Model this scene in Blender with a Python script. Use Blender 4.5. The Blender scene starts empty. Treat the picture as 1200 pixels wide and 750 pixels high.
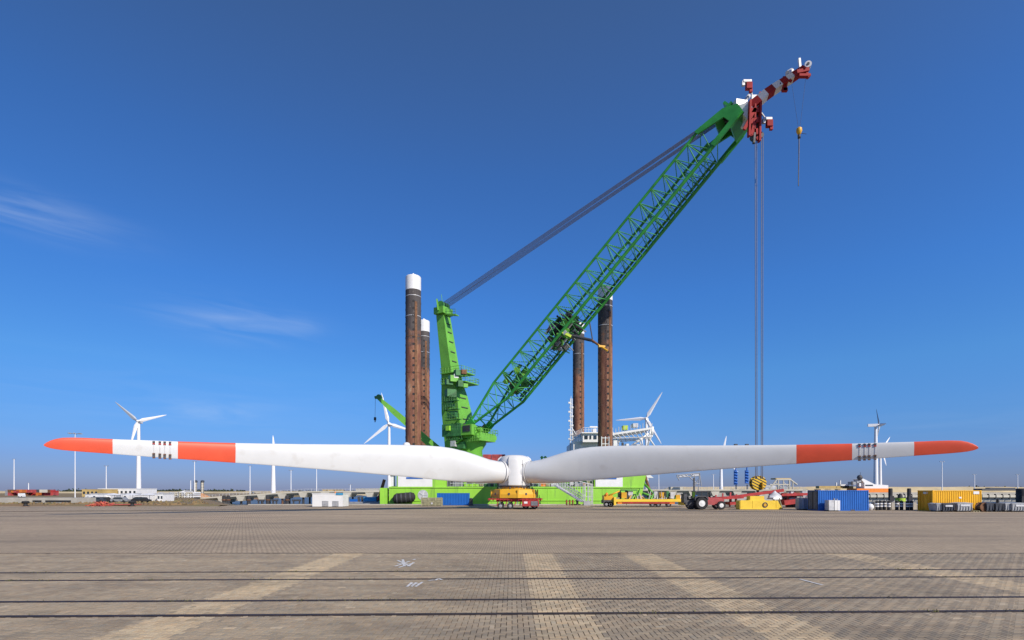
import bpy, math, random
import numpy as np
from mathutils import Vector, Matrix
random.seed(7)
R = math.radians
sc = bpy.context.scene
COL = sc.collection

# ------------------------------------------------------------------ camera, sky, sun, exposure
FPX, HY, EYE = 630.0, 575.0, 2.5          # focal length and horizon in photo pixels, eye height in metres
cam_d = bpy.data.cameras.new('camera'); cam = bpy.data.objects.new('camera', cam_d); COL.objects.link(cam)
cam_d.sensor_width = 36.0; cam_d.lens = 36.0 * FPX / 1200.0
cam_d.shift_y = 200.0 / 1200.0; cam_d.clip_start = 0.2; cam_d.clip_end = 20000
cam.location = (0, 0, EYE); cam.rotation_euler = (R(90), 0, 0)
sc.camera = cam
SUN_DIR = Vector((0.655, -0.755, 0)).normalized(); EL = R(34)
sun_v = Vector((SUN_DIR.x * math.cos(EL), SUN_DIR.y * math.cos(EL), math.sin(EL)))
sd = bpy.data.lights.new('sun', 'SUN'); sd.energy = 4.8; sd.angle = R(0.5); sd.color = (1.0, 0.90, 0.77)
so = bpy.data.objects.new('sun', sd); COL.objects.link(so)
so.rotation_euler = sun_v.to_track_quat('Z', 'Y').to_euler(); so.location = (60, -60, 80)
W = bpy.data.worlds.new('World'); sc.world = W; W.use_nodes = True
nt = W.node_tree; nt.nodes.clear(); N = nt.nodes.new; L = nt.links.new
out = N('ShaderNodeOutputWorld'); bg = N('ShaderNodeBackground'); bg.inputs[1].default_value = 0.088
sky = N('ShaderNodeTexSky'); sky.sky_type = 'NISHITA'; sky.sun_disc = False
sky.sun_elevation = EL; sky.sun_rotation = math.atan2(SUN_DIR.x, SUN_DIR.y)
sky.altitude = 0; sky.air_density = 1.0; sky.dust_density = 0.35; sky.ozone_density = 3.0
# whole-sky colour response (deeper, more saturated blue, as the polarised photograph has it)
tc = N('ShaderNodeTexCoord'); sep = N('ShaderNodeSeparateXYZ'); L(tc.outputs['Generated'], sep.inputs[0])
gr = N('ShaderNodeValToRGB'); e = gr.color_ramp.elements
GAIN = [(0, (.40, .50, 1.15)), (.05, (.42, .57, 1.18)), (.1, (.48, .74, 1.27)), (.2, (.72, 1.06, 1.46)), (.33, (.86, 1.18, 1.66)), (.5, (1.2, 1.26, 1.62)), (.66, (1.85, 1.33, 1.42)), (1, (2.0, 1.4, 1.42))]
e[0].position = 0; e[0].color = (*GAIN[0][1], 1); e[1].position = 1; e[1].color = (*GAIN[-1][1], 1)
for p_, c_ in GAIN[1:-1]: x_ = e.new(p_); x_.color = (*c_, 1)
L(sep.outputs[2], gr.inputs[0])
g2 = N('ShaderNodeMix'); g2.data_type = 'RGBA'; g2.blend_type = 'MULTIPLY'; g2.inputs[0].default_value = 1; L(gr.outputs[0], g2.inputs[7])
hs = N('ShaderNodeHueSaturation'); hs.inputs['Saturation'].default_value = 1.25; hs.inputs['Value'].default_value = 1.0
L(sky.outputs[0], hs.inputs['Color']); L(hs.outputs[0], g2.inputs[6])
# thin cirrus: streaky noise where wisps drift
def M(op, a, b=None, clamp=False):
    n = N('ShaderNodeMath'); n.operation = op; n.use_clamp = clamp
    for i, v in enumerate((a, b)):
        if v is None: continue
        if isinstance(v, (int, float)): n.inputs[i].default_value = v
        else: L(v, n.inputs[i])
    return n.outputs[0]
mp = N('ShaderNodeMapping'); mp.inputs['Scale'].default_value = (3.2, 1.0, 22.0); mp.inputs['Rotation'].default_value = (0, R(4), 0)
L(tc.outputs['Generated'], mp.inputs[0])
nz = N('ShaderNodeTexNoise'); nz.inputs['Scale'].default_value = 2.2; nz.inputs['Detail'].default_value = 7; nz.inputs['Distortion'].default_value = 0.9
L(mp.outputs[0], nz.inputs['Vector'])
def wisp(px, py, wx, wz, amt):
    v = Vector(((px - 600) / FPX, 1, (HY - py) / FPX)).normalized()
    a = M('DIVIDE', M('SUBTRACT', sep.outputs[0], v.x), wx); b = M('DIVIDE', M('SUBTRACT', sep.outputs[2], v.z), wz)
    r = M('ADD', M('MULTIPLY', a, a), M('MULTIPLY', b, b))
    front = M('GREATER_THAN', sep.outputs[1], 0.0)
    return M('MULTIPLY', M('MULTIPLY', M('POWER', 2.718, M('MULTIPLY', r, -1.0)), amt), front)
ws = [wisp(15, 243, .075, .022, 1.1), wisp(285, 378, .085, .024, 1.0), wisp(248, 482, .075, .016, .8), wisp(1180, 500, .3, .03, .25), wisp(180, 470, .3, .05, .25), wisp(350, 383, .03, .01, .5)]
tot = ws[0]
for w_ in ws[1:]: tot = M('ADD', tot, w_)
cov = M('MULTIPLY', tot, M('MULTIPLY', M('SUBTRACT', nz.outputs[0], 0.36, True), 2.4), True)
side = N('ShaderNodeVectorMath'); side.operation = 'SCALE'; L(g2.outputs[2], side.inputs[0])
side_gain = N('ShaderNodeMath'); side_gain.operation = 'MULTIPLY_ADD'; side_gain.inputs[1].default_value = .17; side_gain.inputs[2].default_value = 1.0
L(sep.outputs[0], side_gain.inputs[0]); L(side_gain.outputs[0], side.inputs['Scale'])
mixc = N('ShaderNodeMix'); mixc.data_type = 'RGBA'; L(M('MULTIPLY', cov, 0.25), mixc.inputs[0])
L(side.outputs[0], mixc.inputs[6]); mixc.inputs[7].default_value = (7.5, 8.6, 10.2, 1)
L(mixc.outputs[2], bg.inputs[0]); L(bg.outputs[0], out.inputs[0])
sc.view_settings.view_transform = 'Standard'; sc.view_settings.look = 'None'
sc.view_settings.exposure = 0.0; sc.view_settings.gamma = 1.0

# ------------------------------------------------------------------ helpers
def X(px, D): return (px - 600.0) * D / FPX
def Z(py, D): return EYE + (HY - py) * D / FPX
def U(px, py, D): return Vector((X(px, D), D, Z(py, D)))

def mat(name, col, rough=.6, var=.12, scale=1.5, metal=0., bump=0., bscale=None, col2=None, stretch=None, spots=None):
    m = bpy.data.materials.new(name); m.use_nodes = True; t = m.node_tree; n = t.nodes.new; l = t.links.new
    b = t.nodes['Principled BSDF']; b.inputs['Roughness'].default_value = rough; b.inputs['Metallic'].default_value = metal
    g = n('ShaderNodeNewGeometry'); mpn = n('ShaderNodeMapping'); l(g.outputs['Position'], mpn.inputs[0])
    if stretch: mpn.inputs['Scale'].default_value = stretch
    no = n('ShaderNodeTexNoise'); no.inputs['Scale'].default_value = scale; no.inputs['Detail'].default_value = 6; no.inputs['Roughness'].default_value = .62
    l(mpn.outputs[0], no.inputs['Vector'])
    r = n('ShaderNodeValToRGB'); c1 = [c * (1 - var) for c in col]; c2 = [min(c * (1 + var), .95) for c in col]
    if col2: c1 = col2; c2 = col
    r.color_ramp.elements[0].position = .34; r.color_ramp.elements[1].position = .66
    r.color_ramp.elements[0].color = (*c1, 1); r.color_ramp.elements[1].color = (*c2, 1)
    l(no.outputs[0], r.inputs[0]); last = r.outputs[0]
    if spots:
        n2 = n('ShaderNodeTexNoise'); n2.inputs['Scale'].default_value = spots[1]; n2.inputs['Detail'].default_value = 8; l(mpn.outputs[0], n2.inputs['Vector'])
        r2 = n('ShaderNodeValToRGB'); r2.color_ramp.elements[0].position = spots[2]; r2.color_ramp.elements[1].position = spots[2] + .1
        r2.color_ramp.elements[0].color = (0, 0, 0, 1); r2.color_ramp.elements[1].color = (1, 1, 1, 1); l(n2.outputs[0], r2.inputs[0])
        mx = n('ShaderNodeMix'); mx.data_type = 'RGBA'; l(r2.outputs[0], mx.inputs[0]); l(last, mx.inputs[6]); mx.inputs[7].default_value = (*spots[0], 1); last = mx.outputs[2]
    l(last, b.inputs['Base Color'])
    if bump:
        nb = n('ShaderNodeTexNoise'); nb.inputs['Scale'].default_value = bscale or scale * 6; nb.inputs['Detail'].default_value = 4; l(g.outputs['Position'], nb.inputs['Vector'])
        bp = n('ShaderNodeBump'); bp.inputs['Strength'].default_value = bump; bp.inputs['Distance'].default_value = .03
        l(nb.outputs[0], bp.inputs['Height']); l(bp.outputs[0], b.inputs['Normal'])
    return m

MT = {}
MT['white'] = mat('white_paint', (.74, .75, .74), .42, .05, .8)
MT['blade'] = mat('blade_white', (.64, .66, .655), .4, .035, .25, spots=((.60, .61, .595), .8, .60))
MT['blade_red'] = mat('blade_orange_red', (.72, .088, .035), .5, .08, .5)
MT['hubgrey'] = mat('hub_white', (.64, .65, .64), .4, .04, .6)
MT['seam'] = mat('dark_seam', (.16, .16, .17), .7, .2, 3)
MT['green'] = mat('crane_green', (.15, .43, .05), .45, .16, .35, spots=((.09, .26, .05), 1.4, .62))
MT['lacing'] = mat('lacing_green', (.08, .36, .10), .5, .25, .6)
MT['hull'] = mat('hull_green', (.28, .60, .05), .5, .12, .5, spots=((.21, .44, .06), .9, .60), stretch=(1, 1, .16))
MT['boomgreen'] = mat('boom_green', (.035, .28, .045), .42, .25, .4)
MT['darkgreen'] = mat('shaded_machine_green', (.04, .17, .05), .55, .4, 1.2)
MT['hull_old'] = mat('hull_green_deck', (.27, .60, .045), .45, .10, .25, spots=((.36, .62, .05), .12, .52))
MT['yellow'] = mat('yellow_paint', (.82, .57, .05), .45, .08, 1.2, spots=((.5, .3, .05), 2.2, .68))
MT['oy'] = mat('stand_yellow', (.66, .36, .02), .45, .1, 1.0)
MT['red'] = mat('red_paint', (.38, .03, .028), .65, .25, 1.4)
MT['headred'] = mat('signal_red', (.29, .008, .008), .75, .15, 1.0)
MT['dred'] = mat('faded_red', (.40, .07, .07), .6, .3, .8)
MT['orange'] = mat('orange_paint', (.75, .22, .02), .5, .15, 1)
MT['black'] = mat('black_rubber', (.02, .02, .022), .8, .3, 3)
MT['dark'] = mat('dark_steel', (.06, .062, .07), .6, .4, 2)
MT['steel'] = mat('grey_steel', (.32, .33, .34), .5, .2, 2, metal=.3)
MT['lsteel'] = mat('galvanised_steel', (.55, .56, .57), .5, .15, 2, metal=.2)
MT['blue'] = mat('container_blue', (.004, .115, .45), .6, .10, .8, spots=((.02, .09, .3), 1.8, .66))
MT['cyan'] = mat('light_blue', (.04, .28, .5), .5, .2, 1)
MT['cyellow'] = mat('container_yellow', (.80, .43, .01), .45, .08, .8, spots=((.5, .24, .03), 2, .68))
MT['glass'] = mat('dark_glass', (.03, .045, .06), .08, .2, 2)
MT['rope'] = mat('steel_rope', (.12, .12, .15), .6, .2, 4)
MT['concrete'] = mat('concrete', (.40, .38, .33), .85, .15, .3, bump=.3, bscale=3)
MT['pale'] = mat('pale_concrete', (.52, .49, .40), .85, .12, .12)
MT['pile'] = mat('tarred_pile', (.035, .035, .04), .85, .4, 1)
MT['brown'] = mat('rusty_brown', (.16, .075, .035), .8, .4, 2)
MT['crate'] = mat('weathered_crate', (.30, .29, .18), .8, .3, 2.5)
MT['greybin'] = mat('bin_grey', (.36, .38, .40), .6, .15, 2)
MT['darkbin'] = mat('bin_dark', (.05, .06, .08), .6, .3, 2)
MT['sand'] = mat('dike_sand', (.50, .41, .24), .95, .2, .03)
MT['grass'] = mat('bank_grass', (.17, .16, .07), .95, .3, .12, col2=(.24, .14, .075), bump=.6, bscale=1.5, stretch=(.25, 1, 1))
MT['tree'] = mat('tree_dark', (.035, .05, .025), .95, .4, .05)
MT['riprap'] = mat('riprap_stone', (.10, .10, .09), .9, .5, 1.2, bump=.6)
MT['turb'] = mat('turbine_white', (.78, .79, .80), .45, .02, .1)
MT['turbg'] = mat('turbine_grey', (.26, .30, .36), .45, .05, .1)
MT['paint'] = mat('spray_paint', (.62, .62, .60), .8, .1, 9, spots=((.25, .22, .19), 14, .56))
MT['ochre'] = mat('ochre_cladding', (.50, .36, .14), .8, .2, .2)
MT['rail'] = mat('rusty_rail', (.045, .03, .022), .55, .4, 3, metal=.2)
MT['dirt'] = mat('groove_dirt', (.035, .028, .02), .95, .5, 4, bump=.4)
MT['netting'] = mat('faded_netting', (.52, .12, .07), .85, .3, 3)
MT['cargo_orange'] = mat('cargo_orange', (.50, .15, .03), .7, .25, .8)
MT['hivis'] = mat('hi_vis_green', (.45, .62, .05), .6, .1, 3)

# rust-streaked jack-up leg: dark paint above, rust below
def leg_material():
    m = bpy.data.materials.new('leg_rust'); m.use_nodes = True; t = m.node_tree; n = t.nodes.new; l = t.links.new
    b = t.nodes['Principled BSDF']; b.inputs['Roughness'].default_value = .75
    g = n('ShaderNodeNewGeometry'); s = n('ShaderNodeSeparateXYZ'); l(g.outputs['Position'], s.inputs[0])
    mpn = n('ShaderNodeMapping'); mpn.inputs['Scale'].default_value = (1, 1, .22); l(g.outputs['Position'], mpn.inputs[0])
    a = n('ShaderNodeTexNoise'); a.inputs['Scale'].default_value = 1.1; a.inputs['Detail'].default_value = 8; a.inputs['Roughness'].default_value = .7; l(mpn.outputs[0], a.inputs['Vector'])
    r = n('ShaderNodeValToRGB'); e = r.color_ramp.elements; e[0].position = .25; e[0].color = (.10, .045, .034, 1); e[1].position = .72; e[1].color = (.46, .36, .25, 1)
    x = e.new(.46); x.color = (.19, .075, .045, 1); x = e.new(.60); x.color = (.29, .14, .075, 1); l(a.outputs[0], r.inputs[0])
    d = n('ShaderNodeValToRGB'); e = d.color_ramp.elements; e[0].position = .3; e[0].color = (.035, .033, .036, 1); e[1].position = .7; e[1].color = (.095, .082, .078, 1); l(a.outputs[0], d.inputs[0])
    mr = n('ShaderNodeMapRange'); mr.inputs[1].default_value = 38.; mr.inputs[2].default_value = 27.; l(s.outputs[2], mr.inputs[0])
    a2 = n('ShaderNodeTexNoise'); a2.inputs['Scale'].default_value = .9; a2.inputs['Detail'].default_value = 6; l(g.outputs['Position'], a2.inputs['Vector'])
    ad = n('ShaderNodeMath'); ad.operation = 'ADD'; l(mr.outputs[0], ad.inputs[0]); l(a2.outputs[0], ad.inputs[1])
    k = n('ShaderNodeMapRange'); k.inputs[1].default_value = .82; k.inputs[2].default_value = 1.12; l(ad.outputs[0], k.inputs[0])
    mx = n('ShaderNodeMix'); mx.data_type = 'RGBA'; l(k.outputs[0], mx.inputs[0]); l(d.outputs[0], mx.inputs[6]); l(r.outputs[0], mx.inputs[7])
    last = mx.outputs[2]
    for sc_, st_, p0, c_ in ((2.2, (1, 1, .5), .60, (.42, .36, .30)), (1.0, (.15, .15, 1.1), .60, (.09, .05, .04)), (5, (1, 1, .06), .62, (.05, .03, .028))):
        mq = n('ShaderNodeMapping'); mq.inputs['Scale'].default_value = st_; l(g.outputs['Position'], mq.inputs[0])
        nq = n('ShaderNodeTexNoise'); nq.inputs['Scale'].default_value = sc_; nq.inputs['Detail'].default_value = 8; nq.inputs['Roughness'].default_value = .7; l(mq.outputs[0], nq.inputs['Vector'])
        rq = n('ShaderNodeMapRange'); rq.inputs[1].default_value = p0; rq.inputs[2].default_value = p0 + .12; rq.inputs[4].default_value = .55; l(nq.outputs[0], rq.inputs[0])
        m3 = n('ShaderNodeMix'); m3.data_type = 'RGBA'; l(rq.outputs[0], m3.inputs[0]); l(last, m3.inputs[6]); m3.inputs[7].default_value = (*c_, 1); last = m3.outputs[2]
    l(last, b.inputs['Base Color']); return m
MT['leg'] = leg_material()

class MB:
    def __init__(s): s.v = []; s.f = []; s.m = []; s.mats = []; s.smooth = []
    def mi(s, m):
        m = MT[m] if isinstance(m, str) else m
        if m not in s.mats: s.mats.append(m)
        return s.mats.index(m)
    def add(s, vs, fs, m, smooth=False):
        o = len(s.v); s.v += [tuple(v) for v in vs]; k = s.mi(m)
        for f in fs: s.f.append([o + i for i in f]); s.m.append(k); s.smooth.append(smooth)
        return s
    def box(s, c, d, m, rz=0, ax=None):
        c = Vector(c); hx, hy, hz = [q / 2 for q in d]
        A = ax or (Vector((math.cos(rz), math.sin(rz), 0)), Vector((-math.sin(rz), math.cos(rz), 0)), Vector((0, 0, 1)))
        vs = [c + A[0] * hx * i + A[1] * hy * j + A[2] * hz * k for i in (-1, 1) for j in (-1, 1) for k in (-1, 1)]
        return s.add(vs, [(0, 1, 3, 2), (4, 6, 7, 5), (0, 4, 5, 1), (2, 3, 7, 6), (0, 2, 6, 4), (1, 5, 7, 3)], m)
    def b2(s, x0, x1, y0, y1, z0, z1, m): return s.box(((x0 + x1) / 2, (y0 + y1) / 2, (z0 + z1) / 2), (x1 - x0, y1 - y0, z1 - z0), m)
    def bar(s, a, b, w, h, m):
        a = Vector(a); b = Vector(b); d = (b - a).normalized(); up = Vector((0, 0, 1)) if abs(d.z) < .95 else Vector((0, 1, 0))
        x = d.cross(up).normalized(); y = x.cross(d).normalized()
        return s.box((a + b) / 2, ((b - a).length, w, h), m, ax=(d, x, y))
    def tube(s, a, b, r, m, n=6, r2=None, caps=True):
        a = Vector(a); b = Vector(b); r2 = r if r2 is None else r2; d = (b - a).normalized(); up = Vector((0, 0, 1)) if abs(d.z) < .95 else Vector((0, 1, 0))
        x = d.cross(up).normalized(); y = d.cross(x).normalized(); vs = []
        for p, q in ((a, r), (b, r2)):
            for i in range(n):
                t = 2 * math.pi * i / n; vs.append(p + x * math.cos(t) * q + y * math.sin(t) * q)
        fs = [(i, (i + 1) % n, n + (i + 1) % n, n + i) for i in range(n)]
        s.add(vs, fs, m, n > 6)
        if caps: s.add(vs, [tuple(range(n))[::-1], tuple(range(n, 2 * n))], m)
        return s
    def loft(s, rings, m, smooth=True, caps=True):
        n = len(rings[0]); vs = [p for r in rings for p in r]; k = s.mi(m) if not isinstance(m, list) else None
        for j in range(len(rings) - 1):
            mm = m[j] if isinstance(m, list) else m
            o = len(s.v); s.v += [tuple(p) for p in rings[j]] + [tuple(p) for p in rings[j + 1]]
            q = s.mi(mm)
            for i in range(n): s.f.append([o + i, o + (i + 1) % n, o + n + (i + 1) % n, o + n + i]); s.m.append(q); s.smooth.append(smooth)
        if caps:
            m0 = m[0] if isinstance(m, list) else m; m1 = m[-1] if isinstance(m, list) else m
            s.add(rings[0], [tuple(range(n))[::-1]], m0); s.add(rings[-1], [tuple(range(n))], m1)
        return s
    def lathe(s, c, prof, m, n=24, axis='Z'):
        c = Vector(c); rings = []
        for r, h in prof:
            ring = []
            for i in range(n):
                t = 2 * math.pi * i / n
                if axis == 'Z': ring.append(c + Vector((math.cos(t) * r, math.sin(t) * r, h)))
                elif axis == 'X': ring.append(c + Vector((h, math.cos(t) * r, math.sin(t) * r)))
                else: ring.append(c + Vector((math.cos(t) * r, h, math.sin(t) * r)))
            rings.append(ring)
        return s.loft(rings, m)
    def prism(s, poly, y0, y1, m):     # polygon in x,z extruded in y
        n = len(poly); vs = [Vector((x, y0, z)) for x, z in poly] + [Vector((x, y1, z)) for x, z in poly]
        fs = [tuple(range(n)), tuple(range(n, 2 * n))[::-1]] + [(i, n + i, n + (i + 1) % n, (i + 1) % n) for i in range(n)]
        return s.add(vs, fs, m)
    EACH = {'rung', 'pillar', 'support', 'pole', 'hydraulic_pipes', 'vent', 'stake', 'lifting_eye', 'hanger', 'end_plate', 'deck_box', 'bollard_frame', 'bed', 'rib', 'mast'}
    def islands(s):
        key = {}; idx = [key.setdefault((round(v[0], 4), round(v[1], 4), round(v[2], 4)), i) for i, v in enumerate(s.v)]; par = list(range(len(s.v)))
        def find(a):
            while par[a] != a: par[a] = par[par[a]]; a = par[a]
            return a
        for f in s.f:
            r0 = find(idx[f[0]])
            for i in f[1:]: par[find(idx[i])] = r0
        out = {}
        for k_, f in enumerate(s.f): out.setdefault(find(idx[f[0]]), []).append(k_)
        res = []
        for ks in out.values():
            n = MB(); n.mats = s.mats; mp = {}
            for k_ in ks:
                n.f.append([mp.setdefault(i, len(mp)) for i in s.f[k_]]); n.m.append(s.m[k_]); n.smooth.append(s.smooth[k_])
            n.v = [None] * len(mp)
            for i, j in mp.items(): n.v[j] = s.v[i]
            res.append(n)
        return res
    def build(s, name, parent=None, kind=None, world=True, label=None, cat=None, group=None):
        if name in s.EACH and parent is not None and not kind:
            isl = s.islands()
            if len(isl) > 1:
                for n in isl: o = n.build(name, parent, kind, world)
                return o
        off = Vector((0, 0, 0))
        if parent is not None and world:
            p = parent
            while p.parent: p = p.parent
            off = p.location
        me = bpy.data.meshes.new(name); me.from_pydata([(v[0] - off.x, v[1] - off.y, v[2] - off.z) for v in s.v], [], s.f)
        for m in s.mats: me.materials.append(m)
        me.polygons.foreach_set('material_index', s.m); me.polygons.foreach_set('use_smooth', s.smooth)
        if any(s.smooth):
            import bmesh
            bm = bmesh.new(); bm.from_mesh(me); bmesh.ops.remove_doubles(bm, verts=bm.verts, dist=1e-4); bmesh.ops.recalc_face_normals(bm, faces=bm.faces)
            for e in bm.edges:
                if len(e.link_faces) == 2 and e.calc_face_angle(0) > R(38): e.smooth = False
            bm.to_mesh(me); bm.free()
        else:
            import bmesh
            bm = bmesh.new(); bm.from_mesh(me); bmesh.ops.recalc_face_normals(bm, faces=bm.faces); bm.to_mesh(me); bm.free()
        me.update(); o = bpy.data.objects.new(name, me); COL.objects.link(o)
        if parent is not None: o.parent = parent
        if kind: o['kind'] = kind
        if label: o['label'] = label
        if cat: o['category'] = cat
        if group: o['group'] = group
        return o
def thing(name, label, cat, loc=(0, 0, 0), group=None, rz=0):
    o = bpy.data.objects.new(name, None); COL.objects.link(o); o.location = loc; o.rotation_euler = (0, 0, rz); o.empty_display_size = .5
    o['label'] = label; o['category'] = cat
    if group: o['group'] = group
    return o
ORD = ['first', 'second', 'third', 'fourth', 'fifth', 'sixth', 'seventh', 'eighth', 'ninth', 'tenth', 'eleventh', 'twelfth', 'thirteenth', 'fourteenth', 'fifteenth', 'sixteenth', 'seventeenth', 'eighteenth', 'nineteenth', 'twentieth', 'twenty-first', 'twenty-second', 'twenty-third', 'twenty-fourth', 'twenty-fifth', 'twenty-sixth']
def copy_tree(o, parent=None, **kw):
    c = o.copy(); COL.objects.link(c); c.parent = parent
    for ch in list(o.children): copy_tree(ch, c)
    for k, v in kw.items(): c[k] = v
    return c

# ------------------------------------------------------------------ THE SETTING: pavement, quay, water, far land
EDGE = 94.0
def paving_material():
    m = bpy.data.materials.new('far_paving'); m.use_nodes = True; t = m.node_tree; n = t.nodes.new; l = t.links.new
    b = t.nodes['Principled BSDF']; b.inputs['Roughness'].default_value = .85
    g = n('ShaderNodeNewGeometry')
    br = n('ShaderNodeTexBrick'); br.inputs['Scale'].default_value = 1.0; br.inputs['Brick Width'].default_value = .21; br.inputs['Row Height'].default_value = .21
    br.inputs['Mortar Size'].default_value = .016; br.inputs['Color1'].default_value = (1.06, 1.06, 1.06, 1); br.inputs['Color2'].default_value = (.86, .86, .86, 1); br.inputs['Mortar'].default_value = (.34, .32, .30, 1)
    l(g.outputs['Position'], br.inputs['Vector'])
    n1 = n('ShaderNodeTexNoise'); n1.inputs['Scale'].default_value = .12; n1.inputs['Detail'].default_value = 7; n1.inputs['Roughness'].default_value = .65
    mp1 = n('ShaderNodeMapping'); mp1.inputs['Scale'].default_value = (.55, 1.5, 1); l(g.outputs['Position'], mp1.inputs[0]); l(mp1.outputs[0], n1.inputs['Vector'])
    r = n('ShaderNodeValToRGB'); e = r.color_ramp.elements; e[0].position = .32; e[0].color = (.34, .27, .18, 1); e[1].position = .70; e[1].color = (.51, .395, .255, 1); e2 = e.new(.5); e2.color = (.44, .345, .225, 1); l(n1.outputs[0], r.inputs[0])
    mu = n('ShaderNodeMix'); mu.data_type = 'RGBA'; mu.blend_type = 'MULTIPLY'; mu.inputs[0].default_value = 1; l(r.outputs[0], mu.inputs[6]); l(br.outputs[0], mu.inputs[7])
    # dark oil and tyre streaks lying across the yard
    mp2 = n('ShaderNodeMapping'); mp2.inputs['Scale'].default_value = (.02, .28, 1); mp2.inputs['Rotation'].default_value = (0, 0, R(3)); l(g.outputs['Position'], mp2.inputs[0])
    n2 = n('ShaderNodeTexNoise'); n2.inputs['Scale'].default_value = 1; n2.inputs['Detail'].default_value = 6; l(mp2.outputs[0], n2.inputs['Vector'])
    r2 = n('ShaderNodeValToRGB'); e = r2.color_ramp.elements; e[0].position = .32; e[0].color = (.66, .66, .67, 1); e[1].position = .50; e[1].color = (1, 1, 1, 1); l(n2.outputs[0], r2.inputs[0])
    mu2 = n('ShaderNodeMix'); mu2.data_type = 'RGBA'; mu2.blend_type = 'MULTIPLY'; mu2.inputs[0].default_value = 1; l(mu.outputs[2], mu2.inputs[6]); l(r2.outputs[0], mu2.inputs[7])
    l(mu2.outputs[2], b.inputs['Base Color']); return m
MT['paving'] = paving_material()
BX, BY0, BY1, SH = 24.0, 7.0, 21.45, -0.024      # brick field; rows lean by SH per metre
p = MB()
def q(x0, x1, y0, y1, z, m): p.add([(x0, y0, z), (x1, y0, z), (x1, y1, z), (x0, y1, z)], [(0, 1, 2, 3)], m)
q(-400, 400, -60, BY0, 0, 'paving'); q(-400, -BX, BY0, BY1, 0, 'paving'); q(BX, 400, BY0, BY1, 0, 'paving')
q(-BX, BX, BY0, BY1, -.03, 'dirt'); q(-400, 400, BY1, 86, 0, 'paving'); q(-47, 400, 86, EDGE, 0, 'paving')
p.add([(-BX, BY1, -.03), (BX, BY1, -.03), (BX, BY1, 0), (-BX, BY1, 0)], [(0, 1, 2, 3)], 'dirt')
pavement = p.build('pavement', kind='structure')

# paving stones: herringbone bond, real stones with chamfer and open joints
def stone_material():
    m = bpy.data.materials.new('paving_stone'); m.use_nodes = True; t = m.node_tree; n = t.nodes.new; l = t.links.new
    b = t.nodes['Principled BSDF']; b.inputs['Roughness'].default_value = .8
    at = n('ShaderNodeAttribute'); at.attribute_name = 'stone'; at.attribute_type = 'GEOMETRY'
    g = n('ShaderNodeNewGeometry')
    a = n('ShaderNodeTexNoise'); a.inputs['Scale'].default_value = .45; a.inputs['Detail'].default_value = 7; a.inputs['Roughness'].default_value = .65
    mp1 = n('ShaderNodeMapping'); mp1.inputs['Scale'].default_value = (.5, 1.3, 1); l(g.outputs['Position'], mp1.inputs[0]); l(mp1.outputs[0], a.inputs['Vector'])
    f = n('ShaderNodeTexNoise'); f.inputs['Scale'].default_value = 90; f.inputs['Detail'].default_value = 3; l(g.outputs['Position'], f.inputs['Vector'])
    r = n('ShaderNodeValToRGB'); e = r.color_ramp.elements; e[0].position = .3; e[0].color = (.82, .82, .84, 1); e[1].position = .7; e[1].color = (1.14, 1.12, 1.08, 1); l(a.outputs[0], r.inputs[0])
    r2 = n('ShaderNodeValToRGB'); e = r2.color_ramp.elements; e[0].position = .3; e[0].color = (.85, .85, .85, 1); e[1].position = .7; e[1].color = (1.12, 1.12, 1.12, 1); l(f.outputs[0], r2.inputs[0])
    m1 = n('ShaderNodeMix'); m1.data_type = 'RGBA'; m1.blend_type = 'MULTIPLY'; m1.inputs[0].default_value = 1; l(at.outputs['Color'], m1.inputs[6]); l(r.outputs[0], m1.inputs[7])
    m2 = n('ShaderNodeMix'); m2.data_type = 'RGBA'; m2.blend_type = 'MULTIPLY'; m2.inputs[0].default_value = 1; l(m1.outputs[2], m2.inputs[6]); l(r2.outputs[0], m2.inputs[7])
    for sc_, st_, rot_, p0, dk in ((1, (.05, .9, 1), 4, .36, .80), (.55, (.7, 1, 1), 30, .38, .78), (6, (1, 1, 1), 0, .30, .70)):
        mq = n('ShaderNodeMapping'); mq.inputs['Scale'].default_value = st_; mq.inputs['Rotation'].default_value = (0, 0, R(rot_)); l(g.outputs['Position'], mq.inputs[0])
        nq = n('ShaderNodeTexNoise'); nq.inputs['Scale'].default_value = sc_; nq.inputs['Detail'].default_value = 7; nq.inputs['Roughness'].default_value = .7; l(mq.outputs[0], nq.inputs['Vector'])
        rq = n('ShaderNodeValToRGB'); e = rq.color_ramp.elements; e[0].position = p0; e[0].color = (dk, dk, dk * 1.01, 1); e[1].position = p0 + .12; e[1].color = (1, 1, 1, 1); l(nq.outputs[0], rq.inputs[0])
        m3 = n('ShaderNodeMix'); m3.data_type = 'RGBA'; m3.blend_type = 'MULTIPLY'; m3.inputs[0].default_value = 1; l(m2.outputs[2], m3.inputs[6]); l(rq.outputs[0], m3.inputs[7]); m2 = m3
    l(m2.outputs[2], b.inputs['Base Color'])
    return m
MT['stone'] = stone_material()
STRIPS = [(-7.05, -5.85), (.45, 1.62), (4.35, 5.6), (12.4, 13.8)]
RAILS = [10.95, 12.38, 15.3, 16.75]      # centre lines at x = 0
w = .105
rng = np.random.default_rng(3)
I, J = np.meshgrid(np.arange(int(-BX / w), int(BX / w)), np.arange(int((BY0 - .6) / w), int((BY1 + .7) / w)))
I = I.ravel(); J = J.ravel(); k = (I - J) % 4
hor = k == 0; ver = k == 3
x0 = np.concatenate([I[hor], I[ver]]) * w; y0 = np.concatenate([J[hor], J[ver]]) * w
lx = np.concatenate([np.full(hor.sum(), 2 * w), np.full(ver.sum(), w)]); ly = np.concatenate([np.full(hor.sum(), w), np.full(ver.sum(), 2 * w)])
g_ = .0055
xa, xb, ya, yb = x0 + g_, x0 + lx - g_, y0 + g_, y0 + ly - g_
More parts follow.
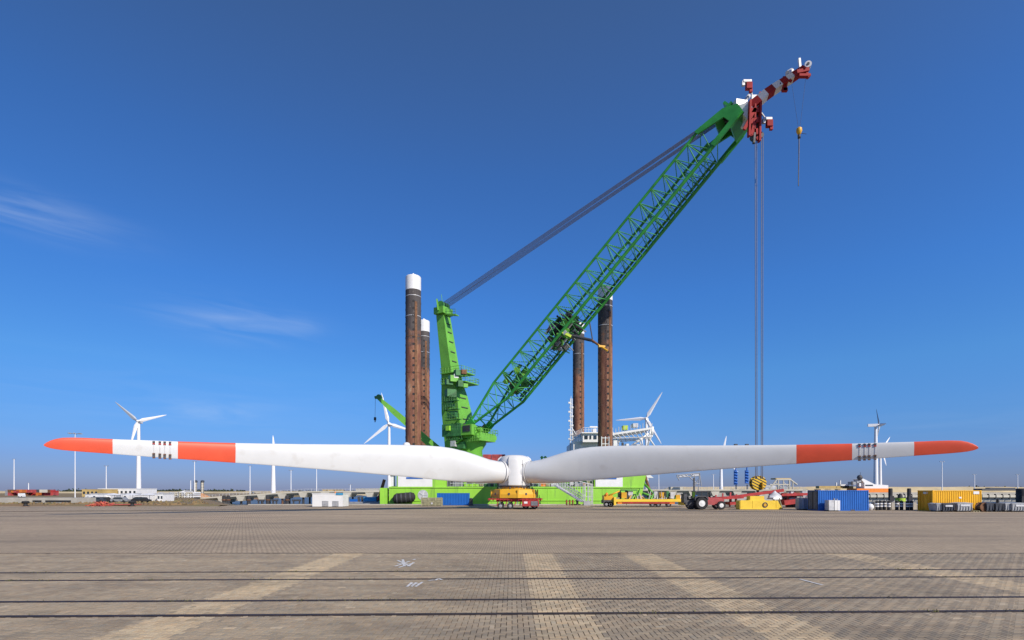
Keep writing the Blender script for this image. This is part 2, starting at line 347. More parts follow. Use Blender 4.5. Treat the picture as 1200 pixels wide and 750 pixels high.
yr = lambda x: SH * -1 * x       # shift of a row at x
keep = (xa > -BX) & (xb < BX)
bounds = [-99.] + [r_ for r_ in RAILS] + [BY1]
yc = (ya + yb) / 2
lo = np.full(len(ya), BY0 + .3); hi = np.full(len(ya), 1e3)
seg = np.digitize(yc, RAILS)
for s_ in range(len(RAILS) + 1):
    mk = seg == s_
    lo[mk] = RAILS[s_ - 1] + .115 if s_ else BY0 - .3
    hi[mk] = RAILS[s_] - .115 if s_ < len(RAILS) else 1e3
ya = np.maximum(ya, lo); yb = np.minimum(yb, hi); keep &= (yb - ya) > .03
xc = (xa + xb) / 2
top = BY1 - .03 + SH * xc            # in sheared coordinates the far seam is straight in world
yb = np.minimum(yb, BY1 - .02 + SH * xc); keep &= (yb - ya) > .03
low = BY0 + SH * xc; keep &= ya > low
xa, xb, ya, yb, xc = [a_[keep] for a_ in (xa, xb, ya, yb, xc)]
nb = len(xa); yc = (ya + yb) / 2
light = np.zeros(nb, bool)
for a_, b_ in STRIPS: light |= (xc > a_) & (xc < b_)
tone = rng.normal(1.0, .075, nb); warm = rng.normal(0, .025, nb)
base = np.where(light[:, None], np.array([[.50, .395, .245]]), np.array([[.345, .278, .185]]))
colr = base * tone[:, None] * np.stack([1 + warm, np.ones(nb), 1 - warm], 1)
odd = rng.random(nb) < .03; colr[odd & light] *= .72; colr[odd & ~light] *= 1.25
zt = rng.normal(0, .0007, nb); tx = rng.normal(0, .0004, nb); ty = rng.normal(0, .0004, nb)
c_ = .003
def stone_arrays(xa, xb, ya, yb, zt, tx, ty):
    nb = len(xa); V = np.zeros((nb, 12, 3))
    xs = [xa, xb, xb, xa]; ys = [ya, ya, yb, yb]; sx = [1, -1, -1, 1]; sy = [1, 1, -1, -1]
    for i in range(4):
        V[:, i, 0] = xs[i]; V[:, i, 1] = ys[i]; V[:, i, 2] = -.029
        V[:, 4 + i, 0] = xs[i]; V[:, 4 + i, 1] = ys[i]; V[:, 4 + i, 2] = -.005 + zt
        V[:, 8 + i, 0] = xs[i] + sx[i] * c_; V[:, 8 + i, 1] = ys[i] + sy[i] * c_; V[:, 8 + i, 2] = zt - sx[i] * tx - sy[i] * ty
    F = [(0, 1, 5, 4), (1, 2, 6, 5), (2, 3, 7, 6), (3, 0, 4, 7), (4, 5, 9, 8), (5, 6, 10, 9), (6, 7, 11, 10), (7, 4, 8, 11), (8, 9, 10, 11)]
    return V, np.array(F)
def stone_mesh(name, sel, centre=False):
    V, F = stone_arrays(xa[sel], xb[sel], ya[sel], yb[sel], zt[sel], tx[sel], ty[sel])
    V[:, :, 1] += -SH * V[:, :, 0] * 1.0
    if centre: o = V[:, :, :2].mean(axis=1, keepdims=True); V[:, :, :2] -= o
    n = len(V); vs = V.reshape(-1, 3); fs = (F[None] + (np.arange(n) * 12)[:, None, None]).reshape(-1, 4)
    me = bpy.data.meshes.new(name); me.vertices.add(len(vs)); me.vertices.foreach_set('co', vs.ravel().astype(np.float32))
    me.loops.add(fs.size); me.loops.foreach_set('vertex_index', fs.ravel().astype(np.int32)); me.polygons.add(len(fs))
    me.polygons.foreach_set('loop_start', np.arange(0, fs.size, 4, dtype=np.int32)); me.polygons.foreach_set('loop_total', np.full(len(fs), 4, np.int32))
    at = me.attributes.new('stone', 'FLOAT_COLOR', 'POINT'); cc = np.ones((len(vs), 4), np.float32); cc[:, :3] = np.repeat(colr[sel], 12, axis=0)
    at.data.foreach_set('color', cc.ravel()); me.polygons.foreach_set('use_smooth', np.zeros(len(fs), bool)); me.materials.append(MT['stone']); me.update(calc_edges=True); me.validate(); return me
yw = yc - SH * xc       # world distance of each stone
big = np.where((yw > 9.22) & (np.abs(xc) < .95 * yw))[0]
full = big[(np.abs((xb - xa)[big] * (yb - ya)[big] - (2 * w - 2 * g_) * (w - 2 * g_)) < 1e-5)]
full = full[np.lexsort((np.abs(xc[full]), np.round(yw[full], 1)))][:300]
rest = np.ones(nb, bool); rest[full] = False
o = bpy.data.objects.new('paving_stones', stone_mesh('paving_stones', np.where(rest)[0])); COL.objects.link(o); o.parent = pavement; o['kind'] = 'stuff'
protos = {}
for i in full:
    key = (bool((xb - xa)[i] > .15), bool(light[i]), int(np.clip((tone[i] - .8) / .1, 0, 3)))
    if key not in protos: protos[key] = stone_mesh('brick', np.array([i]), True)
    o = bpy.data.objects.new('brick', protos[key]); COL.objects.link(o); o.parent = pavement
    o.location = (xc[i], yc[i] - SH * xc[i], 0)

# rails sunk in the paving
def rail_track(d0, d1, label):
    t = thing('railway_track', label, 'railway track', (0, (d0 + d1) / 2, 0), 'tracks sunk in the paving')
    for d in (d0, d1):
        a = lambda x, dy: (x, d + dy - SH * x)
        for nm, u0, u1, z, m in (('rail', -.03, .075, .002, 'rail'), ('guard_rail', -.085, -.058, .0, 'rail')):
            r_ = MB(); vs = []
            for x in (-60, 60):
                for dy, zz in ((u0, -.028), (u1, -.028), (u1, z), (u0, z)): vs.append((*a(x, dy), zz))
            r_.add(vs, [(0, 4, 5, 1), (1, 5, 6, 2), (2, 6, 7, 3), (3, 7, 4, 0), (0, 1, 2, 3), (4, 7, 6, 5)], m); r_.build(nm, t)
rail_track(RAILS[0], RAILS[1], 'nearest pair of rusty rails sunk flush in the paving stones')
rail_track(RAILS[2], RAILS[3], 'farther pair of rusty rails sunk in the paving, beyond the nearest pair')
m_ = MB(); s_ = []
for x in (-BX, BX):
    for dy, zz in ((-.02, -.02), (.07, -.02), (.07, .006), (-.02, .006)): s_.append((x, BY1 + dy, zz))
m_.add(s_, [(0, 4, 5, 1), (1, 5, 6, 2), (2, 6, 7, 3), (3, 7, 4, 0), (0, 1, 2, 3), (4, 7, 6, 5)], 'dirt')
m_.build('edging_strip', pavement)
# crane rail near the quay edge
t = thing('crane_rail', 'dark crane rail running across the far yard near the quay edge', 'crane rail', (-30, 70, 0))
m_ = MB(); m_.bar((-95, 56, .01), (12, 80, .01), .34, .03, 'dirt'); m_.build('groove', t)
m_ = MB(); m_.bar((-95, 56, .028), (12, 80, .028), .09, .02, 'rail'); m_.build('rail', t)

m_ = MB(); rw = random.Random(21); wmat = mat('rail_weeds', (.13, .13, .04), .9, .4, 3)
for d in RAILS:
    for c_i in range(16):
        cx_ = rw.uniform(-18, 18); n_i = rw.randrange(6, 34); sp_ = rw.uniform(.1, .9)
        for _ in range(n_i):
            x = cx_ + rw.gauss(0, sp_); y = d - SH * x + rw.choice([-.09, -.04, .075]) + rw.uniform(-.015, .015); h = rw.uniform(.008, .035); a = rw.random() * 6.28; l_ = rw.uniform(.01, .03)
            m_.add([(x, y, -.015), (x + math.cos(a) * l_, y + math.sin(a) * l_, h), (x + math.cos(a + .9) * l_, y + math.sin(a + .9) * l_, h * .7)], [(0, 1, 2)], wmat)
m_.build('rail_weeds', kind='stuff')
# paint marks on the stones
def paint(segs, label, cat, wd=.05):
    wd *= .8
    m_ = MB(); z = .012
    for (a, b) in segs:
        a = Vector((*a, z)); b = Vector((*b, z)); d = (b - a).normalized(); n = Vector((-d.y, d.x, 0)) * wd
        m_.add([a - n, b - n, b + n, a + n], [(0, 1, 2, 3)], 'paint'); z += .0004
    return m_.build('paint_mark', label=label, cat=cat)
def G(px, py): D = FPX * EYE / (py - HY); return (X(px, D), D)
paint([(G(463, 664), G(480, 658)), (G(466, 657), G(481, 664)), (G(465, 661), G(484, 661)), (G(467, 665.5), G(475, 663)), (G(472, 656), G(474, 664)), (G(484, 656.5), G(487, 655.5)), (G(478, 664), G(485, 659.5))], 'white spray-painted cross scribble before the farther rails', 'paint mark', .055)
paint([(G(477, 688), G(483, 683)), (G(482, 688), G(488, 683)), (G(487, 688), G(495, 682.5)), (G(479, 685), G(494, 684.5)), (G(501, 681), G(509, 680)), (G(510, 680.5), G(514, 678.5)), (G(514, 678.5), G(518, 680))], 'white spray-painted code scrawled between the two tracks', 'paint mark', .045)
paint([(G(937, 679), G(964, 686))], 'short straight white painted dash between the tracks at right', 'paint mark', .05)

# quay wall, water
m_ = MB(); m_.b2(-47, 400, EDGE - .3, EDGE + .25, -4.5, -.004, 'concrete'); m_.build('quay_wall', kind='structure')
m_ = MB(); x = -46
while x < 300:
    m_.b2(x, x + 5.9, EDGE - .35, EDGE + .2, .0, .16, 'concrete'); x += 6
m_.build('quay_kerb', kind='structure')
wm = bpy.data.materials.new('harbour_water'); wm.use_nodes = True; t = wm.node_tree; b = t.nodes['Principled BSDF']
b.inputs['Base Color'].default_value = (.10, .12, .125, 1); b.inputs['Roughness'].default_value = .38
wv = t.nodes.new('ShaderNodeTexNoise'); wv.inputs['Scale'].default_value = .9; wv.inputs['Detail'].default_value = 5; gg = t.nodes.new('ShaderNodeNewGeometry'); t.links.new(gg.outputs['Position'], wv.inputs['Vector'])
bp = t.nodes.new('ShaderNodeBump'); bp.inputs['Strength'].default_value = .9; bp.inputs['Distance'].default_value = .35; t.links.new(wv.outputs[0], bp.inputs['Height']); t.links.new(bp.outputs[0], b.inputs['Normal'])
MT['water'] = wm
m_ = MB(); m_.add([(-2500, 80, -3.5), (2500, 80, -3.5), (2500, 3000, -3.5), (-2500, 3000, -3.5)], [(0, 1, 2, 3)], 'water'); m_.build('water', kind='structure')
# ground of the far land, reaching the horizon
m_ = MB(); m_.add([(-9000, 640, -1.2), (9000, 640, -1.2), (9000, 12000, -1.2), (-9000, 12000, -1.2), (-9000, 632, -5), (9000, 632, -5)], [(0, 1, 2, 3), (4, 5, 1, 0)], 'sand'); m_.build('ground', kind='structure')
# grassy land on the left with a ragged shore
m_ = MB(); sh = [(-47, 86), (-49, 100), (-56, 115), (-66, 132), (-80, 152), (-92, 172), (-108, 196), (-124, 222), (-150, 262), (-170, 330), (-190, 420), (-230, 640)]
vs = []; fs = []
for i, (x, y) in enumerate(sh):
    jz = random.uniform(-.1, .1); vs += [(-1500, y, -.55), (x - 9, y, -.5 + jz), (x, y, -1.5), (x + 5, y + 1, -3.9)]
for i in range(len(sh) - 1):
    a = i * 4
    for j in range(3): fs.append((a + j, a + j + 1, a + 5 + j, a + 4 + j))
m_.add(vs, fs, 'grass', True); m_.build('grass_bank', kind='structure')
# kerb-to-grass slope and loose earth strip
m_ = MB(); rows = []
xs_ = np.linspace(-160, -47, 80)
for yy, zz, a in ((85.7, .004, 0), (87.0, .22, .12), (88.6, .10, .14), (91.5, -.55, .05)):
    rows.append([(x, yy + random.uniform(-.3, .3) * (a > 0), zz + random.uniform(-a, a)) for x in xs_])
for j in range(3):
    m_.add(rows[j] + rows[j + 1], [(i, i + 1, 81 + i, 80 + i) for i in range(79)], MT['grass'], True)
m_.build('earth_verge', kind='structure')
# grass tufts on the bank
m_ = MB()
for i in range(5200):
    y = 87 + 100 * random.random() ** 1.6; xr = -49 - (y - 90) * .62 if y > 100 else -50
    x = xr - random.random() * (y * 1.0 + 40) ; 
    if x < -1.0 * y - 6: continue
    zb = -.55 if y > 91 else .05; h = random.uniform(.15, .5); a = random.random() * 3.14; dx, dy = math.cos(a) * .35, math.sin(a) * .35
    m_.add([(x - dx, y - dy, zb), (x + dx, y + dy, zb), (x + dx * .6, y + dy, zb + h), (x - dx * .4, y, zb + h * .8)], [(0, 1, 2, 3)], 'grass')
m_.build('grass', kind='stuff')
# riprap stones at the shore under the bridge end
m_ = MB()
for i in range(420):
    j = random.randrange(2, 9); t_ = random.random(); x = sh[j][0] * (1 - t_) + sh[j + 1][0] * t_; y = sh[j][1] * (1 - t_) + sh[j + 1][1] * t_; f = random.random()
    m_.box((x + f * 5 - .3, y, -1.5 - f * 2), (random.uniform(.5, 1.2), random.uniform(.5, 1.2), random.uniform(.4, .8)), 'riprap', rz=random.random() * 3)
m_.build('riprap', kind='stuff')

# far dikes, tree belts
def ridge(name, x0, x1, y, z1, m, depth=60, kind='structure', rough=.25, step=6, zb=-4):
    m_ = MB(); n = max(2, int((x1 - x0) / step)); vs = []; z = 0
    for i in range(n + 1):
        x = x0 + (x1 - x0) * i / n; z = z * .8 + random.uniform(-1, 1) * rough; e = min(1, i / 3, (n - i) / 3)
        zt_ = zb + (z1 + z - zb) * (.35 + .65 * e); vs += [(x, y, zb), (x, y + depth * .25, zt_), (x, y + depth, zt_ * .95 + .1), (x, y + depth * 1.3, zb)]
    fs = [(i * 4 + j, i * 4 + j + 1, i * 4 + 5 + j, i * 4 + 4 + j) for i in range(n) for j in range(3)]
    return m_.add(vs, fs, m, True).build(name, kind=kind)
ridge('dike', 190, 1500, 655, 7.2, 'sand', rough=.25)
ridge('dike', -700, 220, 690, 1.2, 'sand', rough=.15)
def treebelt(x0, x1, y, h, n):
    m_ = MB()
    for i in range(n):
        x = random.uniform(x0, x1); hh = h * random.uniform(.3, .75); c = Vector((x, y + random.uniform(-6, 6), hh * .45))
        for k_ in range(9):
            a = Vector((random.gauss(0, 1), random.gauss(0, 1), random.gauss(0, .7))).normalized(); u = a.orthogonal().normalized() * random.uniform(.8, 1.8); v_ = a.cross(u).normalized() * random.uniform(.8, 1.8)
            o_ = c + Vector((random.gauss(0, 1.6), random.gauss(0, 1.6), random.gauss(0, hh * .22)))
            m_.add([o_ - u, o_ - v_, o_ + u, o_ + v_], [(0, 1, 2, 3)], 'tree')
    m_.build('tree_belt', kind='stuff')
treebelt(-640, -380, 760, 6.5, 260); treebelt(-380, -120, 900, 4, 160); treebelt(640, 760, 760, 13, 150); treebelt(760, 1000, 790, 11, 200)

# ------------------------------------------------------------------ ROTOR lying on its trailer
HX, HD = .36, 75.0
rot = thing('wind_turbine_rotor', 'huge white turbine rotor with orange-red striped blades lying flat on a trailer', 'turbine rotor', (HX, HD, 3.15))
prof_px = [(13, 541, 566), (20, 540.6, 566.2), (32, 538.2, 566.3), (45, 533.8, 566.2), (60, 529, 565.3), (75, 525.4, 564), (88, 523.6, 562.8), (105, 522.4, 561.2), (130, 521.8, 558.8), (160, 521.5, 556.3), (200, 521.4, 552.8), (250, 521.2, 548.8), (300, 520.6, 544.9), (327, 520.2, 543.2), (360, 519.5, 540.9), (395, 518.6, 538.6), (430, 517.4, 536.1), (469, 516.2, 533.2), (500, 514.9, 531.0), (515, 514.5, 529.9), (527, 514.8, 528.8), (535, 516.2, 527.8), (541, 518.2, 526.6), (545, 520.2, 525.4), (548, 522.3, 524.0)]
def blade_sections():
    S = []
    for i, (u, yt, ybm) in enumerate(prof_px):
        r = 75 * u / (545.6 + .5 * u); D = 75 - .5 * r
        zt_, zb_ = Z(yt, D), Z(ybm, D); c = zt_ - zb_
        f = min(1, max(0, (r - 2.6) / 9)); f = f * f * (3 - 2 * f)
        th = 3.0 * (1 - f) + f * max(.05, c * (.36 - .0035 * r))
        S.append((r, (zt_ + zb_) / 2 - 3.15, c, th, f))
    return S
BS = blade_sections()
def interp(r):
    for a, b in zip(BS, BS[1:]):
        if a[0] <= r <= b[0]:
            t = (r - a[0]) / (b[0] - a[0]); return tuple(a[i] * (1 - t) + b[i] * t for i in range(5))
    return BS[-1]
def ring(r, grow=0., n=36):
    _, zc, c, th, f = interp(r); pts = []
    for i in range(n):
        a = 2 * math.pi * i / n; s_ = math.cos(a); y = math.sin(a) * (th / 2 + grow)
        y *= (1 - f) + f * (1.02 + .38 * s_ - .22 * (1 - s_) * .5)       # leading edge up: fuller above, thin below
        pts.append((r, y, zc + s_ * (c / 2 + grow)))
    return pts
rs = sorted(set([s[0] for s in BS] + [34.75, 39.9, 45.15] + [x for x in np.linspace(3, 47, 46)]))
rs = [r for i, r in enumerate(rs) if i == 0 or r - rs[i - 1] > .02]
bm_ = MB(); mats = []
for a, b in zip(rs, rs[1:]):
    c = (a + b) / 2; mats.append('blade_red' if c > 45.15 or 34.75 < c < 39.9 else 'blade')
bm_.loft([ring(r) for r in rs], mats)
blade0 = bm_.build('blade', rot, world=False)
m_ = MB(); m_.loft([ring(r, g) for r, g in ((1.93, .02), (1.95, .10), (2.22, .10), (2.24, .02))], 'hubgrey'); m_.build('root_collar', blade0, world=False)
m_ = MB(); m_.loft([ring(r, g) for r, g in ((2.25, .015), (2.30, .015))], 'seam'); m_.build('root_seam', blade0, world=False)
straps = []
for j, r in enumerate((40.55, 41.0, 41.4, 41.9)):
    m_ = MB(); m_.loft([ring(r - .035, .008), ring(r - .035, .03), ring(r + .035, .03), ring(r + .035, .008)], 'lsteel')
    _, zc, c, th, f = interp(r)
    for sgn in (1, -1):
        yy = sgn * (th * .5 + .02)
        for dz, mm in ((c * .30, 'red'), (c * .42, 'dark'), (-c * .40, 'dark'), (-c * .30, 'brown')):
            m_.box((r, yy * (.95 if dz > 0 else .62), zc + dz), (.22, .14, .13), mm)
    for dz, mm in ((c * .36, 'dark'), (-c * .36, 'dark')):
        m_.tube((r - .1, -th * .5, zc + dz - .1), (r + .1, -th * .5, zc + dz + .1), .03, mm)
        m_.tube((r - .1, th * .5, zc + dz + .1), (r + .1, th * .5, zc + dz - .1), .03, mm)
    m_.box((r, 0, zc - c / 2 - .06), (.24, .16, .12), 'brown')
    straps.append(m_.build('strap', blade0, world=False))
blade0.rotation_euler = (0, 0, R(212))
for a in (332, 92):
    b = copy_tree(blade0, rot); b.rotation_euler = (0, 0, R(a)); b.rotation_euler[2] = R(a)
# hub: rounded body with three blade sockets
m_ = MB(); m_.lathe((0, 0, 0), [(1.9, .0), (2.15, .06), (2.2, .5), (2.2, 3.3), (2.08, 3.75), (1.75, 4.08), (1.2, 4.25), (.01, 4.3)], 'hubgrey', 40)
hub = m_.build('hub', rot, world=False)
for a in (212, 332, 92):
    m_ = MB(); d = Vector((math.cos(R(a)), math.sin(R(a)), 0)); x = Vector((-d.y, d.x, 0)); rings = []
    for r, q_ in ((.8, 1.95), (1.5, 1.86), (1.75, 1.72), (1.93, 1.60)):
        rings.append([d * r + x * math.cos(2 * math.pi * i / 32) * q_ + Vector((0, 0, 1.93 + math.sin(2 * math.pi * i / 32) * min(q_, 1.86))) for i in range(32)])
    m_.loft(rings, 'hubgrey'); m_.build('blade_socket', hub, world=False)
for ac in (272, 152, 32):
    m_ = MB(); rings = []
    for r_, z in ((2.36, .02), (2.44, .12), (2.44, 3.45), (2.30, 3.85), (1.95, 4.12)):
        rings.append([Vector((math.cos(R(ac + q_)) * r_, math.sin(R(ac + q_)) * r_, z)) for q_ in (-22, -14, -5, 5, 14, 22)] + [Vector((math.cos(R(ac + q_)) * 1.5, math.sin(R(ac + q_)) * 1.5, z)) for q_ in (22, -22)])
    m_.loft(rings, 'hubgrey'); m_.build('cover_panel', hub, world=False)
    for q_ in (-23, 23):
        a = ac + q_; m_ = MB(); d = Vector((math.cos(R(a)), math.sin(R(a)), 0))
        m_.box(d * 2.34 + Vector((0, 0, 1.8)), (.2, .07, 3.5), 'seam', rz=R(a))
        for z in (.5, 1.3, 2.1, 2.9): m_.box(d * 2.42 + Vector((0, 0, z)), (.07, .15, .2), 'seam', rz=R(a))
        m_.build('panel_seam', hub, world=False)
m_ = MB(); m_.lathe((0, 0, -.12), [(2.25, 0), (2.25, .11)], 'dark', 36)
for i in range(24):
    a = i * R(15); m_.tube((2.1 * math.cos(a), 2.1 * math.sin(a), -.28), (2.1 * math.cos(a), 2.1 * math.sin(a), -.1), .045, 'steel')
m_.build('flange', rot, world=False)

st = thing('rotor_stand', 'yellow angular steel stand clamped between the rotor hub and red trailer', 'stand', (HX, HD, 1.5))
def ngon(n, r, z, a0, cx=0, cy=0): return [Vector((cx + math.cos(a0 + 2 * math.pi * i / n) * r, cy + math.sin(a0 + 2 * math.pi * i / n) * r, z)) for i in range(n)]
m_ = MB(); m_.loft([ngon(8, 3.3, 0.02, R(8)), ngon(8, 3.3, .5, R(8)), ngon(8, 3.0, 1.12, R(8)), ngon(8, 2.7, 1.25, R(8))], 'oy', smooth=False); m_.build('frame', st, world=False)
m_ = MB(); m_.lathe((0, 0, 1.25), [(2.0, 0), (2.0, .28)], 'oy', 28); m_.build('support_ring', st, world=False)
for i in range(8):
    a = R(8 + 45 * i); m_ = MB(); m_.box((3.25 * math.cos(a), 3.25 * math.sin(a), .6), (.16, .2, 1.15), 'oy', rz=a); m_.build('gusset', st, world=False)
for i in range(8):
    a = R(30.5 + 45 * i); m_ = MB(); m_.tube((3.02 * math.cos(a), 3.02 * math.sin(a), .55), (3.09 * math.cos(a), 3.09 * math.sin(a), .56), .16, 'dark', 12)
    m_.tube((2.5 * math.cos(a), 2.5 * math.sin(a), 1.15), (2.5 * math.cos(a), 2.5 * math.sin(a), 1.5), .09, 'dark', 8); m_.build('lifting_eye', st, world=False)

tr = thing('modular_trailer', 'low red multi-wheel transport trailer carrying the rotor stand', 'trailer', (HX, HD, 0))
m_ = MB(); m_.b2(-3.6, 3.75, -2.8, 2.8, 1.28, 1.44, 'red'); m_.b2(-2.5, 3.2, -2.4, 2.4, 1.0, 1.28, 'red')
for i in range(15): m_.b2(-3.5 + i * .5, -3.42 + i * .5, -2.86, 2.86, 1.15, 1.47, 'red')
m_.build('deck', tr, world=False)
def wheel(parent, c, r, wdt, axis='X', rimr=.55, rim='lsteel', world=False):
    m_ = MB(); m_.lathe(c, [(r * rimr, -wdt / 2), (r * .9, -wdt / 2), (r, -wdt * .34), (r, wdt * .34), (r * .9, wdt / 2), (r * rimr, wdt / 2)], 'black', 20, axis)
    w_ = m_.build('wheel', parent, world=world)
    m_ = MB(); m_.lathe(c, [(r * .14, -wdt * .56), (r * .2, -wdt * .52), (r * rimr * .98, -wdt * .515), (r * rimr * .98, wdt * .515), (r * .2, wdt * .52), (r * .14, wdt * .56)], rim, 16, axis)
    m_.build('rim', w_, world=world); return w_
for xx in (-1.9, -.6, 1.5, 2.7):
    for yy in (-2.1, -.9, .9, 2.1):
        for dx in (-.22, .22): wheel(tr, (xx + dx, yy, .44), .44, .32, 'X', .5, 'steel') if False else wheel(tr, (xx, yy + dx, .44), .44, .3, 'Y', .5, 'steel')
        m_ = MB(); m_.bar((xx, yy, .5), (xx + .3, yy, 1.05), .2, .16, 'dark'); m_.build('suspension_arm', tr, world=False)
m_ = MB(); m_.b2(1.0, 3.25, -3.3, -2.45, .42, 1.2, 'red'); pk = m_.build('power_pack', tr, world=False)
m_ = MB(); m_.b2(2.15, 3.1, -3.335, -3.302, .5, 1.1, 'dark')
for i in range(5): m_.b2(2.2, 3.05, -3.36, -3.336, .55 + i * .11, .6 + i * .11, 'steel')
m_.build('radiator_grille', pk, world=False)
m_ = MB(); m_.b2(1.25, 1.7, -3.33, -3.302, .78, 1.05, 'white'); m_.build('sign_plate', pk, world=False)
m_ = MB()
for xx in (-2.4, -1.2, 0., .7):
    m_.tube((xx, -2.5, .5), (xx + .2, -2.5, 1.2), .07, 'dred'); m_.tube((xx + .4, -2.45, .7), (xx + .4, -2.45, 1.2), .06, 'steel')
m_.build('hydraulic_pipes', tr, world=False)

# ------------------------------------------------------------------ JACK-UP SHIP
YAW = R(5); SX, SYd = 0.6, 99.5
ship = thing('jackup_ship', 'bright green jack-up ship moored behind the quay with tall rusty legs', 'ship', (SX, SYd, -3.5))
ca, sa = math.cos(YAW), math.sin(YAW)
def S(x, y, z): return Vector((SX + x * ca - y * sa, SYd + x * sa + y * ca, z))   # ship frame: x across the stern, y along the hull
def sbox(m_, x0, x1, y0, y1, z0, z1, m):
    return m_.box(S((x0 + x1) / 2, (y0 + y1) / 2, (z0 + z1) / 2), (x1 - x0, y1 - y0, z1 - z0), m, rz=YAW)
DK = 3.25
m_ = MB()
pl = [(-23.0, -4.4), (-23.0, DK), (24.4, DK), (22.6, -4.4)]
def sprism(m_, poly, y0, y1, m):
    n = len(poly); vs = [S(x, y0, z) for x, z in poly] + [S(x, y1, z) for x, z in poly]
    m_.add(vs, [tuple(range(n)), tuple(range(n, 2 * n))[::-1]] + [(i, n + i, n + (i + 1) % n, (i + 1) % n) for i in range(n)], m)
sprism(m_, pl, 0, 105, 'hull'); hull = m_.build('hull', ship)
m_ = MB(); sbox(m_, -22.6, 24.0, .4, 104, DK, DK + .06, 'dark'); m_.build('deck_plate', hull)
m_ = MB()
for i in range(9): sbox(m_, -20 + i * 5.2, -19.9 + i * 5.2, -.04, .1, -4, DK - .1, 'hull')
sbox(m_, -23.05, 24.3, -.15, .1, DK - .25, DK - .02, 'hull'); sbox(m_, -23, 22, -.12, .1, .6, .72, 'hull')
m_.build('rubbing_strake', hull)
# raised jack houses at the stern corners
for x0, x1, wx0, wx1, sl in ((-21.6, -12.6, -21.4, -15.2, 0), (14.9, 24.4, 15.1, 20.3, 1)):
    m_ = MB(); sprism(m_, [(x0, DK), (x0, 6.9), (x1 + sl * .8, 6.9), (x1, DK)], .02, 16, 'hull'); jh = m_.build('jack_house', ship)
    m_ = MB(); sbox(m_, wx0, wx1, -.10, .018, DK - .05 - (.1 if not sl else .2), 6.2, 'white'); wp = m_.build('white_panel', jh)
    m_ = MB(); cx = (wx0 + wx1) / 2; sbox(m_, cx - 1.6, cx + 1.4, -.16, -.102, 4.65, 4.95, 'blue'); m_.build('ventilation_slot', jh)
    if not sl:
        m_ = MB(); sbox(m_, cx - 1.6, cx + 1.2, -.16, -.102, 5.3, 5.5, 'hull'); m_.build('green_stripe', jh)
# legs
LEGS = [(484.3, 108, 1.54, Z(324, 108)), (709.2, 112, 1.51, Z(336.5, 112)), (496.6, 137, 1.5, Z(376, 137)), (678, 141, 1.5, Z(379, 141))]
for px, D, r, zt_ in LEGS:     # tops differ: the legs are jacked to different heights
    x = X(px, D); m_ = MB(); m_.lathe((x, D, 0), [(r, -6), (r, zt_ - 2.95)], 'leg', 32)
    lg = m_.build('leg', ship)
    m_ = MB(); m_.lathe((x, D, zt_), [(r * 1.005, -2.95), (r * 1.005, -.25), (r * .9, -.08), (.1, 0)], 'white', 32)
    m_.tube((x, D, zt_ - .1), (x, D, zt_ + .55), .32, 'white', 12, r2=.2); m_.tube((x - .4, D - .3, zt_ - .1), (x + .5, D, zt_ + .35), .12, 'white'); m_.build('cap', lg)
    for z in (zt_ - 4.2, zt_ - 8.2, zt_ - 12.3, zt_ - 19.5): m_ = MB(); m_.lathe((x, D, z), [(r + .004, -.06), (r + .03, -.05), (r + .03, .05), (r + .004, .06)], 'lsteel' if z > zt_ - 10 else 'brown', 28); m_.build('painted_ring', lg)
    m_ = MB(); z = zt_ - 5.4
    while z > 6:
        for a in (-1.35, -2.9, .2, 1.8):
            d = Vector((math.cos(a), math.sin(a), 0)); c = Vector((x, D, z)) + d * (r - .05); m_.tube(c, c + d * .075, .24, 'black', 10)
        z -= 1.42
    m_.build('pin_holes', lg, kind='stuff')
    m_ = MB()
    for a in (-1.05,):
        d = Vector((math.cos(a), math.sin(a), 0)); c = Vector((x, D, 0)) + d * (r + .06); m_.box(c + Vector((0, 0, zt_ / 2 - 2)), (.08, .5, zt_ - 7), 'brown', rz=a)
    m_.build('guide_strip', lg)
    # leg guide collar on deck
    m_ = MB(); m_.lathe((x, D, 0), [(r + .25, 6.0), (r + .7, 6.1), (r + .7, 9.2), (r + .3, 9.6)], 'green' if px < 600 else 'white', 24); m_.build('leg_guide', ship)
# white access frame in front of the front right leg
m_ = MB(); lx_, ld = X(708.5, 110), 110.2
for dx in (-.75, 0, .75): m_.tube((lx_ + dx, ld - 1.0, 8), (lx_ + dx, ld - 1.0, Z(512, 110)), .1, 'white')
for z in (9, 10.5, 12, 13.2): m_.tube((lx_ - .75, ld - 1.0, z), (lx_ + .75, ld - 1.0, z), .09, 'white')
m_.build('ladder_frame', ship)
# accommodation block and wheelhouse behind the right legs
def wbox(m_, px0, px1, py0, py1, D, dep, m): m_.b2(X(px0, D), X(px1, D), D, D + dep, Z(py1, D), Z(py0, D), m)
m_ = MB(); D = 128
m_.loft([[U(672, 560, D), U(766, 560, D), U(766, 560, D) + Vector((0, 14, 0)), U(672, 560, D) + Vector((0, 16, 0))], [U(672, 517, D), U(716, 517, D), U(716, 517, D) + Vector((0, 14, 0)), U(672, 517, D) + Vector((0, 16, 0))]], 'white', smooth=False)
acc = m_.build('accommodation_block', ship)
m_ = MB(); a0 = U(683, 515, 127); b0 = U(732, 515, 127)
m_.b2(X(683, 126), X(718, 126), 126, 134, Z(518, 126), Z(508, 126), 'white'); m_.b2(X(681.5, 125.5), X(719, 125.5), 125.4, 135, Z(508, 126), Z(506.6, 126), 'white')
m_.add([U(671, 521, 139), U(683.2, 517, 126), U(683.2, 508, 126), U(671, 513, 139)], [(0, 1, 2, 3)], 'white')
m_.add([U(670, 524, 139), U(683, 519.5, 125.6), U(683, 517.4, 125.6), U(670, 521.5, 139)], [(0, 1, 2, 3)], 'lsteel')
wh = m_.build('wheelhouse', ship)
